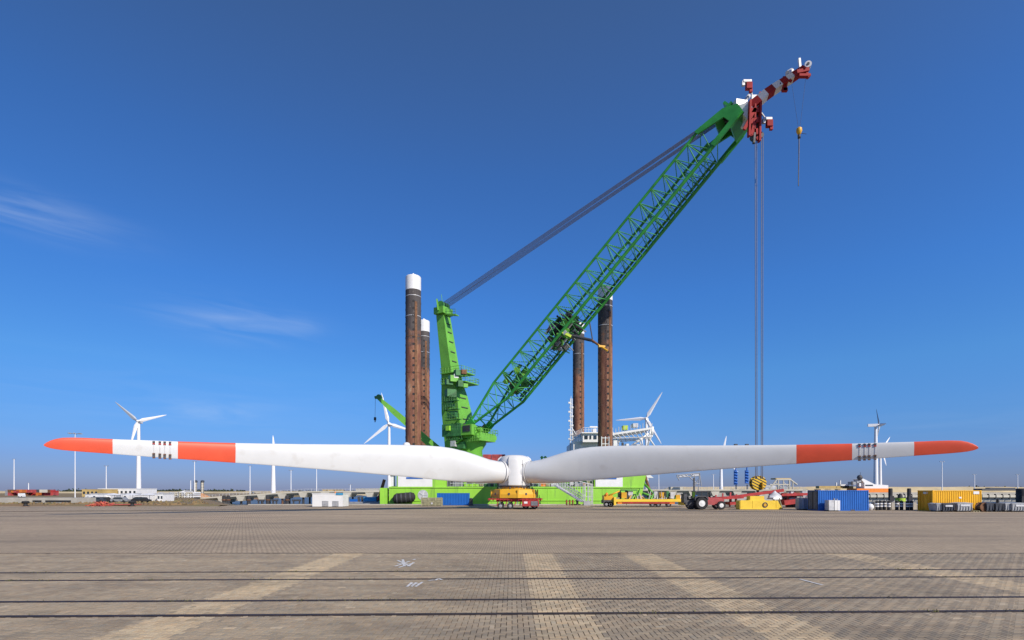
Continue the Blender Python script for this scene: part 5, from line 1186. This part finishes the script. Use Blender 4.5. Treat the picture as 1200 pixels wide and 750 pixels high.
# ------------------------------------------------------------------ LEFT BANK THINGS
t = thing('loading_ramp', 'low grey concrete ramp with two dark openings on the left bank', 'ramp', (X(50, 130), 130, -.6))
m_ = MB(); D = 130
m_.b2(X(-20, D), X(90, D), D, D + 6, -.5, Z(583.4, D), 'concrete'); m_.b2(X(-20, D), X(34, D), D - .8, D, -.6, Z(583.6, D), 'concrete'); m_.build('slab', t)
for a, b in ((38, 48.5), (53, 83)): m_ = MB(); wbox(m_, a, b, 586.3, 588.6, D - .06, .05, 'black'); m_.build('opening', t)
t = thing('netting_heap', 'heap of orange-red netting on the earth verge at left', 'netting', (X(120, 86), 86, 0)); rr = random.Random(1); m_ = MB()
for i in range(110):
    px = rr.gauss(119, 5.5); h_ = max(.08, .55 - abs(px - 119) * .05) * rr.random(); c = Vector((X(px, 86.5), 86.5 + rr.uniform(-.8, .8), .1 + h_)); d = Vector((rr.uniform(-1, 1), rr.uniform(-.5, .5), rr.uniform(-.3, .3))) * .8
    m_.tube(c - d, c + d, .07, rr.choice(['netting', 'netting', 'dred']), 5)
m_.build('ropes', t)
m_ = MB()
for i in range(60): px = rr.uniform(128, 158); c = Vector((X(px, 86.5), 86.5 + rr.uniform(-.5, .5), .25)); d = Vector((rr.uniform(-1, 1), rr.uniform(-.3, .3), 0)) * 1.0; m_.tube(c - d, c + d, .05, 'dred', 4)
m_.build('loose_rope', t)
for px, lab in ((30, 'black mooring bollard on the verge at far left'), (155, 'black mooring bollard on the verge right of the netting heap')):
    t = thing('mooring_bollard', lab, 'bollard', (X(px, 85), 85, 0)); m_ = MB(); m_.lathe((0, 0, 0), [(.35, 0), (.25, .3), (.25, .5), (.5, .65), (.45, .85), (.05, .9)], 'black', 14); m_.tube((-.55, 0, .6), (.55, 0, .6), .14, 'black', 8); m_.build('post', t, world=False); m_ = MB(); m_.lathe((0, 0, 0), [(.5, 0), (.5, .05)], 'brown', 12); m_.build('foot', t, world=False)

# port cabins on the left bank
def cabin(px0, px1, py0, py1, D, m, label, cat='cabin', nwin=3, roof=None, group=None, dep=5, name='port_cabin'):
    t = thing(name, label, cat, (X(px0, D), D, -.55), group); m_ = MB(); wbox(m_, px0, px1, py0, py1, D, dep, m); m_.build('wall', t)
    m_ = MB(); m_.b2(X(px0, D) - .1, X(px1, D) + .1, D - .1, D + dep + .1, Z(py0, D), Z(py0, D) + .2, roof or 'lsteel'); m_.build('roof', t)
    for i in range(nwin):
        c = px0 + (px1 - px0) * (i + .5) / nwin; wd = min((px1 - px0) / nwin * .28, 1.2); hh = (py1 - py0); m_ = MB(); wbox(m_, c - wd, c + wd, py0 + hh * .25, py0 + hh * .62, D - .05, .06, 'glass'); m_.build('window', t)
    return t
cols = ['white', 'white', 'greybin', 'white', 'white', 'greybin', 'white', 'white', 'white', 'white']
x = 100; i = 0
while x < 186:
    w_ = random.choice([6, 7.5, 9]); cabin(x, x + w_ - .4, 579 + random.choice([0, .8, 1.4]), 588, 150 + random.uniform(-4, 6), cols[i % 10], ORD[i] + ' port cabin from the left in the long front row', nwin=random.choice([1, 2]), group='pale port cabins on the left bank'); x += w_; i += 1
cabin(96, 115, 574, 582, 200, 'ochre', 'ochre corrugated shed left of the long white building', 'shed', 4, 'ochre', dep=10, name='shed')
cabin(115, 160, 573, 582, 210, 'white', 'long white two-storey building behind the port cabins', 'building', 9, 'white', dep=12, name='long_building')
cabin(161, 166, 573, 582, 215, 'ochre', 'narrow ochre tank house at the foot of the left turbine', 'shed', 1, 'ochre', dep=6, name='shed')
for i, (px, D) in enumerate(((126, 140), (148, 142), (168, 141))):
    t = thing('marquee', ('pale pitched tent roof at the left of the cabin row', 'middle pale pitched tent roof above the cabins', 'pale pitched tent roof at the right of the cabin row')[i], 'tent', (X(px, D), D, -.55), 'pitched tents among the cabins')
    m_ = MB(); m_.loft([[U(px - 5, 580, D), U(px + 5, 580, D), U(px + 5, 580, D) + Vector((0, 4, 0)), U(px - 5, 580, D) + Vector((0, 4, 0))], [U(px - .6, 578, D) + Vector((0, 2, 0)), U(px + .6, 578, D) + Vector((0, 2, 0)), U(px + .6, 578, D) + Vector((0, 2.2, 0)), U(px - .6, 578, D) + Vector((0, 2.2, 0))]], 'white', smooth=False); m_.build('roof', t)
    m_ = MB()
    for dx in (-4.8, 4.8):
        for dy in (0, 4): m_.tube(U(px + dx, 580, D) + Vector((0, dy, 0)), Vector((X(px + dx, D), D + dy, -.6)), .06, 'lsteel')
    m_.build('pole', t)
def car(px, D, m, label, zb=-.55, L_=4.3):
    t = thing('parked_car', label, 'car', (X(px, D), D, zb)); m_ = MB()
    m_.prism([(0, .3), (L_, .3), (L_, .75), (L_ * .82, .85), (L_ * .7, 1.35), (L_ * .25, 1.4), (L_ * .08, .9), (0, .8)], 0, 1.7, m); m_.build('body', t, world=False)
    m_ = MB(); m_.prism([(L_ * .15, .92), (L_ * .78, .88), (L_ * .68, 1.28), (L_ * .27, 1.32)], -.03, 1.73, 'glass'); m_.build('windows', t, world=False)
    for xx in (L_ * .2, L_ * .8): m_ = MB(); m_.tube((xx, -.05, .32), (xx, 1.75, .32), .32, 'black', 14); m_.build('wheel', t, world=False)
car(102, 138, 'darkbin', 'dark car parked before the cabins, left of the smaller black one'); car(109, 139, 'black', 'black car parked close right of the dark car on the bank'); car(129, 138, 'steel', 'grey car parked in the middle of the cabin row'); car(153, 138, 'black', 'black car parked before the cabins near the turbine tower'); car(95, 141, 'white', 'white car parked at the left end of the cabin row')
# stacked cargo at far left
rr = random.Random(12)
for i in range(34):
    px = 6 + (i % 17) * 3.3 + rr.uniform(-.5, .5); row = i // 17; m0 = rr.choice(['red', 'cargo_orange', 'brown', 'dred', 'dred', 'red', 'dark']) if px < 36 or rr.random() < .6 else rr.choice(['brown', 'pale', 'dred', 'ochre'])
    if px < 8: m0 = 'steel'
    D = 330 + rr.uniform(-5, 5); hgt = 1.8 if row == 0 or rr.random() < .6 else 1.1; z0 = -.5 + row * 1.85
    t = thing('stacked_container', ORD[i % 17] + ' container from the left in the ' + ('upper' if row else 'lower') + ' row of the far cargo stack', 'container', (X(px, D), D, z0), 'red and orange cargo stack at far left')
    m_ = MB(); m_.b2(0, 1.65, 0, 4, 0, hgt, m0); m_.build('body', t, world=False); m_ = MB(); m_.b2(-.02, .08, -.04, 4.04, 0, hgt + .01, m0); m_.b2(1.57, 1.67, -.04, 4.04, 0, hgt + .01, m0); m_.build('corner_post', t, world=False)
t = thing('white_van', 'small white van parked before the orange cargo stack at far left', 'van', (X(21, 240), 240, -.55)); m_ = MB(); m_.prism([(0, .3), (2.0, .3), (2.0, 1.0), (1.7, 1.9), (0, 1.9)], 0, 1.6, 'white'); m_.build('body', t, world=False)
for xx in (.4, 1.6): m_ = MB(); m_.tube((xx, -.05, .3), (xx, 1.65, .3), .3, 'black', 12); m_.build('wheel', t, world=False)
# silos
for i, px in enumerate((229.3, 237.3)):
    D = 420; t = thing('silo', ('left', 'right')[i] + ' one of two slim banded silos near the bridge end', 'silo', (X(px, D), D, -1), 'pair of slim silos'); m_ = MB(); m_.tube((0, 0, 0), (0, 0, 10), 1.0, 'pale', 16); m_.build('body', t, world=False)
    m_ = MB(); m_.lathe((0, 0, 10), [(1.35, 0), (1.35, 1.2), (.5, 1.7)], 'darkbin', 16); m_.build('head', t, world=False)
    m_ = MB(); m_.tube((1.1, -.5, 0), (1.1, -.5, 10), .15, 'dark'); m_.tube((-1.1, -.5, 0), (-1.1, -.5, 10), .2, 'dark')
    for z in (2, 4, 6, 8): m_.lathe((0, 0, z), [(1.05, 0), (1.05, .3)], 'steel', 14)
    m_.build('ladder', t, world=False)
# conveyor / pipe rack left of silos
t = thing('conveyor', 'white inclined conveyor left of the two silos', 'conveyor', (X(205, 400), 400, -1)); m_ = MB(); D = 400
m_.bar(U(203, 579.5, D), U(217, 575.5, D), 1, 1.2, 'white'); m_.bar(U(217, 575.6, D), U(226, 576, D), 1, 1.2, 'lsteel'); m_.build('belt', t); m_ = MB()
for px in (208, 213, 218, 223): m_.tube(U(px, 576.5, D), Vector((X(px, D), D, -1)), .2, 'lsteel')
m_.build('support', t)
t = thing('earth_heap', 'orange-brown heap of sand beside the silos', 'heap', (X(237, 260), 260, -1)); m_ = MB(); m_.lathe(Vector((X(236, 260), 260, -1)), [(5, 0), (3.8, .6), (2, 1.6), (.6, 2.1), (.05, 2.2)], mat('heap', (.5, .24, .09), .95, .3, .5), 16); m_.build('pile', t)
rr = random.Random(31)
for i in range(16):
    px = 186 + i * 2.6 + (rr.random() * 2); t = thing('pipe_stack', ORD[i] + ' pale pipe section from the left, between the cabins and silos', 'pipes', (X(px, 230), 230, -.5), 'pale pipe sections on the bank'); m_ = MB()
    for k_ in range(3): m_.tube((0, 0, .4 + k_ * .8), (0, 5, .4 + k_ * .8), .38, rr.choice(['pale', 'lsteel', 'white', 'pale']), 10)
    m_.build('pipe', t, world=False)

# ------------------------------------------------------------------ BRIDGE across the harbour
BRD = 236.0
br = thing('harbour_bridge', 'long pale concrete bridge on hammerhead piers crossing behind the ship', 'bridge', (X(240, BRD), BRD, -3.5))
def deckz(px): return Z(583.0, BRD) + (Z(575.6, BRD) - Z(583.0, BRD)) * min(1, max(0, (px - 238) / 118)) ** .9 + (max(0, px - 356) * .0)
m_ = MB(); pts = list(range(225, 952, 12)); rings = []
for px in pts:
    z = deckz(px) if px < 700 else Z(573.4, BRD); 
    if 356 <= px < 700: z = deckz(px) + (Z(573.4, BRD) - Z(575.6, BRD)) * (px - 356) / 344
    x = X(px, BRD); rings.append([Vector((x, BRD, z)), Vector((x, BRD + 9, z)), Vector((x, BRD + 9, z - .6)), Vector((x, BRD + 7.5, z - 1.5)), Vector((x, BRD + 1.5, z - 1.5)), Vector((x, BRD, z - .6))])
m_.loft(rings, 'pale', smooth=False); m_.build('deck', br)
m_ = MB()
for a, b in zip(rings, rings[1:]):
    for h_ in (.5, 1.0): m_.tube(a[0] + UZ * h_, b[0] + UZ * h_, .06, 'lsteel', 4)
    for f_ in (0, .33, .66): p_ = a[0].lerp(b[0], f_); m_.tube(p_, p_ + UZ, .06, 'lsteel', 4)
m_.build('parapet_railing', br)
for i, px in enumerate([260, 282, 306.5, 330.5, 355, 381, 407, 433, 764, 788, 812, 838, 864, 890, 916]):
    x = X(px, BRD); z = deckz(px) if px < 356 else (Z(574, BRD) if px > 700 else Z(575.3, BRD)); m_ = MB()
    m_.prism([(x - 1.0, z - 2.7), (x + 1.0, z - 2.7), (x + 1.9, z - .7), (x - 1.9, z - .7)] if 1 else [], BRD - .25, BRD + 9.2, 'pale'); m_.build('pier_head', br)
    if i % 2 == 0 or px > 700:
        pass
    for dx in (-.2,):
        m_ = MB(); m_.tube((x + dx, BRD + 1, -6), (x + dx, BRD + 1, z - 2.5), .48, 'pile' if i % 3 != 0 else 'brown', 12); m_.build('pile', br)
        m_ = MB(); m_.tube((x + dx + .4, BRD + 7.5, -6), (x + dx + .4, BRD + 7.5, z - 2.5), .42, 'pile', 12); m_.build('pile', br)
# dolphins and dark timber between piers
for i, px in enumerate((262.5, 267.5, 291.5, 313.8, 336.5)):
    t = thing('dolphin_pile', ORD[i] + ' dark mooring dolphin from the left before the bridge piers', 'mooring pile', (X(px, 228), 228, -5), 'dark mooring dolphins before the bridge'); m_ = MB(); m_.lathe((0, 0, 0), [(.75, 0), (.75, 5.2), (.5, 5.4)], 'pile', 12); m_.build('shaft', t, world=False); m_ = MB(); m_.lathe((0, 0, 3.4), [(.95, 0), (.95, .4)], 'brown', 10); m_.build('collar', t, world=False)
for i, (a, b) in enumerate(((301, 309), (318, 325), (331, 339), (342, 352))):
    t = thing('fender_beam', ORD[i] + ' dark timber fender beam from the left under the bridge', 'fender', (X(a, 232), 232, -3.5), 'dark fender beams under the bridge'); m_ = MB(); wbox(m_, a, b, 585.3, 587.3, 232, 1, 'dark'); m_.build('beam', t); m_ = MB(); wbox(m_, a + 1, a + 2, 587.3, 591, 232, .8, 'dark'); wbox(m_, b - 2, b - 1, 587.3, 591, 232, .8, 'dark'); m_.build('hanger', t)
# quay shed behind bridge near hut
cabin(417, 444, 573, 579, 260, 'pale', 'long pale shed on the bridge level right of the white hut', 'shed', 0, 'pale', dep=8, name='shed')
cabin(378, 397, 574, 577.5, 262, 'ochre', 'low ochre shed behind the white hut roof', 'shed', 2, 'ochre', dep=8, name='shed')

# ------------------------------------------------------------------ RIGHT FAR SIDE: pontoon wall with white fenders, ships, frames
m_ = MB(); m_.b2(X(760, 300), X(1500, 300), 300, 330, -6, Z(577.2, 300), 'concrete'); m_.build('far_quay', kind='structure')
px = 1012; i = -1
while px < 1208:
    i += 1; t = thing('pontoon_block', ORD[i] + ' cream fender block from the left along the far harbour wall', 'fender', (X(px, 298), 298, -1.2), 'cream fender blocks along the far wall'); m_ = MB(); w_ = 3.3; m_.b2(0, w_, 0, 1.6, 0, 1.25, 'pale'); m_.b2(-.15, 0.0, .2, 1.4, -.8, 1.9, 'dark'); m_.build('block', t, world=False); px += 8.2
t = thing('far_barge', 'dark low barge lying along the far wall at right', 'barge', (X(1152, 290), 290, -3.5)); m_ = MB(); wbox(m_, 1151, 1194, 572.5, 575, 310, 6, 'dark'); m_.build('hull', t); m_ = MB(); wbox(m_, 1160, 1190, 571.6, 572.5, 311, 3, 'darkbin'); m_.build('hatch', t)
# ferry / white ship
D = 330; t = thing('white_ship', 'distant white ship with dark radar dome right of the blue container', 'ship', (X(1020, D), D, -3))
m_ = MB(); m_.prism([(X(1013, D), Z(572.5, D)), (X(1013, D), Z(566, D)), (X(1009, D), Z(561.4, D)), (X(1012, D), Z(561, D)), (X(1025, D), Z(567.5, D)), (X(1041, D), Z(568.6, D)), (X(1041, D), Z(572.5, D))], D, D + 8, 'white'); m_.build('superstructure', t)
m_ = MB(); wbox(m_, 1014, 1023, 568, 569.6, D - .06, .05, 'glass'); m_.build('window', t)
m_ = MB(); m_.b2(X(1003, D), X(1044, D), D - 1, D + 9, -4, Z(572.4, D), 'orange'); m_.build('hull', t)
m_ = MB(); m_.lathe(U(1007.5, 559.5, D), [(.1, -1.7), (1.2, -1.3), (1.6, 0), (1.1, 1.2), (.1, 1.6)], 'dark', 14); wbox(m_, 1004, 1009, 563, 566, D, 3, 'steel'); wbox(m_, 997, 1003, 564.5, 568, D, 3, 'steel'); wbox(m_, 1007, 1009, 565, 570, D, 2, 'white'); wbox(m_, 998, 1000, 564, 569, D - .4, .3, 'dark'); m_.tube(U(1007.5, 560, D), U(1008.5, 553.5, D), .12, 'dark'); m_.build('radar_dome', t)
t = thing('white_ship', 'low white ship with two short masts above the blue container', 'ship', (X(985, 340), 340, -3)); D = 340; m_ = MB(); wbox(m_, 985, 995, 567.6, 571.5, D, 4, 'white'); wbox(m_, 960, 1000, 569.5, 572.5, D, 4, 'ochre'); m_.build('hull', t); m_ = MB(); wbox(m_, 980, 981, 565.5, 570, D, 1, 'white'); wbox(m_, 984.6, 985.6, 563, 570, D, 1, 'white'); m_.build('mast', t)
# yellow-white portal frame
D = 260; t = thing('portal_frame', 'pale arched steel portal structure above the red trailer right of the hook block', 'gantry', (X(925, D), D, -1))
m_ = MB()
for a, b, r in (((902, 573), (910, 562), .3), ((910, 562), (926, 562), .35), ((926, 562), (934, 568), .3), ((912, 562), (912, 574), .3), ((918, 562), (918, 574), .25), ((925, 562), (925, 575), .35), ((929, 564), (929, 575), .25), ((902, 568), (926, 568), .25), ((895, 570), (902, 570), .3), ((908, 565), (918, 573), .15), ((918, 565), (926, 573), .15)): m_.tube(U(*a, D), U(*b, D), r * 1.3, 'pale', 6)
m_.build('frame', t); m_ = MB(); m_.b2(X(909, D), X(927, D), D, D + 5, Z(561.8, D), Z(560.2, D), 'ochre'); m_.build('roof', t)
m_ = MB(); wbox(m_, 897, 909, 569, 573, D, 3, 'lsteel'); wbox(m_, 914, 923, 570, 574, D, 3, 'steel'); m_.build('machine_room', t)
# grey gantry
D = 210; t = thing('ship_gantry', 'grey lattice gantry with long arm seen above the tractor', 'gantry', (X(815, D), D, -3)); m_ = MB()
for a, b in (((793, 557), (820, 554.5)), ((793, 559.5), (820, 557.5)), ((793, 557), (796, 563)), ((820, 554), (818, 578)), ((814, 557), (814, 578)), ((808, 559), (816, 566)), ((820, 556), (822, 570)), ((812, 567), (820, 567)), ((818, 562), (813, 572)), ((799, 557), (803, 559)), ((803, 556), (807, 558.8)), ((809, 555.5), (812, 558))): m_.tube(U(*a, D), U(*b, D), .2, 'steel', 6)
m_.build('frame', t); m_ = MB(); wbox(m_, 812, 820, 554.6, 558, D, 2, 'lsteel'); wbox(m_, 796, 806, 557, 558.6, D, 1, 'lsteel'); m_.build('walkway', t); m_ = MB(); wbox(m_, 812.6, 814.4, 560, 578, D - .3, .4, 'dark'); m_.build('trunk', t)
m_ = MB(); wbox(m_, 786, 800, 570.5, 574, D + 8, 3, 'pale'); m_.build('base_house', t)
# blue columns
for i, px in enumerate((862.2, 875.2)):
    D = 240; t = thing('blue_crane_column', ('left', 'right')[i] + ' one of two blue lattice columns behind the right blade', 'crane column', (X(px, D), D, -1), 'pair of blue columns'); m_ = MB()
    m_.b2(X(px - 1.1, D), X(px + 1.9, D), D, D + 1.2, Z(568 - i * 1.5, D), Z(551, D), 'blue'); m_.build('column', t); m_ = MB(); m_.tube(U(px, 551, D), U(px, 521.5, D), .3, 'blue', 6); m_.box(U(px, 521.5, D), (1.4, 1, .9), 'dark'); m_.build('mast', t)
    m_ = MB()
    for k_ in range(5): y = 552 + k_ * 3.3; m_.tube(U(px - 2.0, y, D - .3), U(px + 2.4, y + 1.4, D - .3), .22, 'blue')
    m_.build('brace', t); m_ = MB(); m_.tube(U(px + .6, 568, D), U(px + .4, 575, D), .35, 'darkbin'); m_.build('leg', t)
# vehicles on the bridge
for i, (px, m0) in enumerate(((727, 'dark'), (851, 'darkbin'), (857, 'dark'))):
    pass
rr = random.Random(77)
for i in range(11):
    px = 855 + i * 12.4 + rr.uniform(0, 4); D = 300 + rr.uniform(0, 20); t = thing('dock_store', ORD[i] + ' small dock building from the left along the far wall', 'building', (X(px, D), D, -.5), 'small buildings along the far wall'); w_ = rr.uniform(1.5, 4); m_ = MB(); wbox(m_, px, px + w_, 573.5 + rr.random(), 578, D, 3, rr.choice(['pale', 'lsteel', 'steel', 'ochre', 'brown'])); m_.build('wall', t); m_ = MB(); wbox(m_, px - .2, px + w_ + .2, 573.1, 573.6, D - .2, 3.4, 'dark'); m_.build('roof', t)

# ------------------------------------------------------------------ WIND TURBINES
def turbine(px, D, hub_y, base_z, lab, blen, angles, yaw=0, tw=2.0, m='turb', nacl=7, dark=None, tilt=0):
    x = X(px, D); hz = Z(hub_y, D); t = thing('wind_turbine', lab, 'wind turbine', (x, D, base_z), 'wind turbines behind the harbour')
    m_ = MB(); m_.lathe((0, 0, 0), [(tw, 0), (tw * .55, hz - base_z)], m, 20); m_.build('tower', t, world=False)
    H = Vector((0, 0, hz - base_z)); fw = Vector((math.sin(yaw), -math.cos(yaw), 0)); sd_ = Vector((math.cos(yaw), math.sin(yaw), 0))
    m_ = MB(); m_.box(H - fw * nacl * .3 + UZ * .2, (nacl, 2.6, 2.8), m, ax=(fw, sd_, UZ)); m_.build('nacelle', t, world=False)
    hc = H + fw * nacl * .35
    m_ = MB(); m_.tube(hc - fw * 1.2, hc + fw * .8, 1.4, m, 14, r2=1.0); m_.tube(hc + fw * .8, hc + fw * 1.7, 1.0, m, 14, r2=.2); m_.build('hub', t, world=False)
    for k_, an in enumerate(angles):
        d = sd_ * math.cos(R(an)) + UZ * math.sin(R(an)); pz = d.cross(fw).normalized(); rings = []
        for f_, c_, th in ((0, .9, .9), (.05, .9, .9), (.18, 1.9, .6), (.5, 1.25, .35), (.85, .7, .18), (1, .15, .06)):
            ctr = hc + d * blen * f_; rings.append([ctr + pz * c_, ctr + fw * th + pz * c_ * .3, ctr - pz * c_, ctr - fw * th + pz * c_ * .3])
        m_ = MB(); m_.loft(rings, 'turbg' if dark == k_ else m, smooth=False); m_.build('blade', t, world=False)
    return t
turbine(162.5, 560, 494, -1, 'white wind turbine above the left blade of the rotor, largest at left', 27.5, (136, 16, 256), .3, dark=0, tw=2.4, nacl=10)
turbine(456, 560, 497, -1, 'white wind turbine between the small deck crane and the rusty legs', 33, (103, 219, 343), 0, tw=2.2)
turbine(757.5, 560, 491, -1, 'white wind turbine rising above the ship helideck', 31, (58, 181, 300), -.35, tw=2.2, nacl=13)
turbine(1026.3, 560, 498.5, -1, 'white wind turbine seen edge-on behind the right blade straps', 21, (62, 182, 300), 1.25, dark=0, tw=2.4, nacl=9)
turbine(1031.6, 760, 527, -1, 'farther white turbine close behind the edge-on one at right', 24, (50, 170, 290), .3, tw=2.2)
turbine(845, 620, 536, -1, 'white wind turbine mostly hidden behind the right blade near the blue columns', 25, (78, 198, 318), 0, tw=2.2)
turbine(320.3, 640, 530, -1, 'white turbine tower half hidden behind the left blade above the bridge', 20, (94, 214, 334), .8, tw=2.7)

# ------------------------------------------------------------------ LAMP MASTS
for px, top, h_, lab in ((16.5, 538, 26, 'lamp mast above the orange cargo stack at far left'), (33.5, 566, 9, 'tiny lamp mast right of the cargo stack mast'), (88, 508, 28, 'tall lamp mast with a wide lamp ring below the left blade tip'), (124.5, 546, 16, 'lamp mast above the long white building'), (223.5, 563, 14, 'short lamp mast left of the two silos'), (228, 541, 20, 'tall lamp mast behind the left silo'), (293, 546, 17, 'lamp mast on the bridge ramp left of the half hidden turbine'), (341, 551, 14, 'lamp mast on the bridge right of the half hidden turbine'), (371, 549, 15, 'lamp mast behind the white hut'), (410.5, 568, 6, 'short lamp post right of the hut roof'), (772, 556, 14, 'lamp mast right of the ship stern'), (836, 556, 14, 'faint lamp mast left of the hidden turbine tower'), (1104, 541, 18, 'lamp mast rising behind the yellow container'), (1142, 556, 14, 'small lamp mast above the right end of the yellow container'), (1192.5, 556, 14, 'small faint lamp mast at far right')):
    D = FPX * (h_ - 2.5) / (HY - top); x = X(px, D); zb = -1; t = thing('lamp_mast', lab, 'lamp mast', (x, D, zb)); r = max(.12, D * .00075)
    m_ = MB(); m_.tube((0, 0, 0), (0, 0, h_ + 1), r * 1.2, 'turb', 10, r2=r * .75); m_.build('pole', t, world=False)
    m_ = MB(); s_ = 2.1 if px == 88 else .9
    for k_ in range(6 if px == 88 else 2): a = k_ * 1.047 * (1 if px == 88 else 3); c = Vector((math.cos(a) * s_, math.sin(a) * s_, h_ + 1)); m_.box(c, (.8 * s_ / 2 + .3, .5, .3), 'steel', rz=a); m_.tube((0, 0, h_ + .8), c, .08, 'steel', 4)
    m_.build('lamp_head', t, world=False)
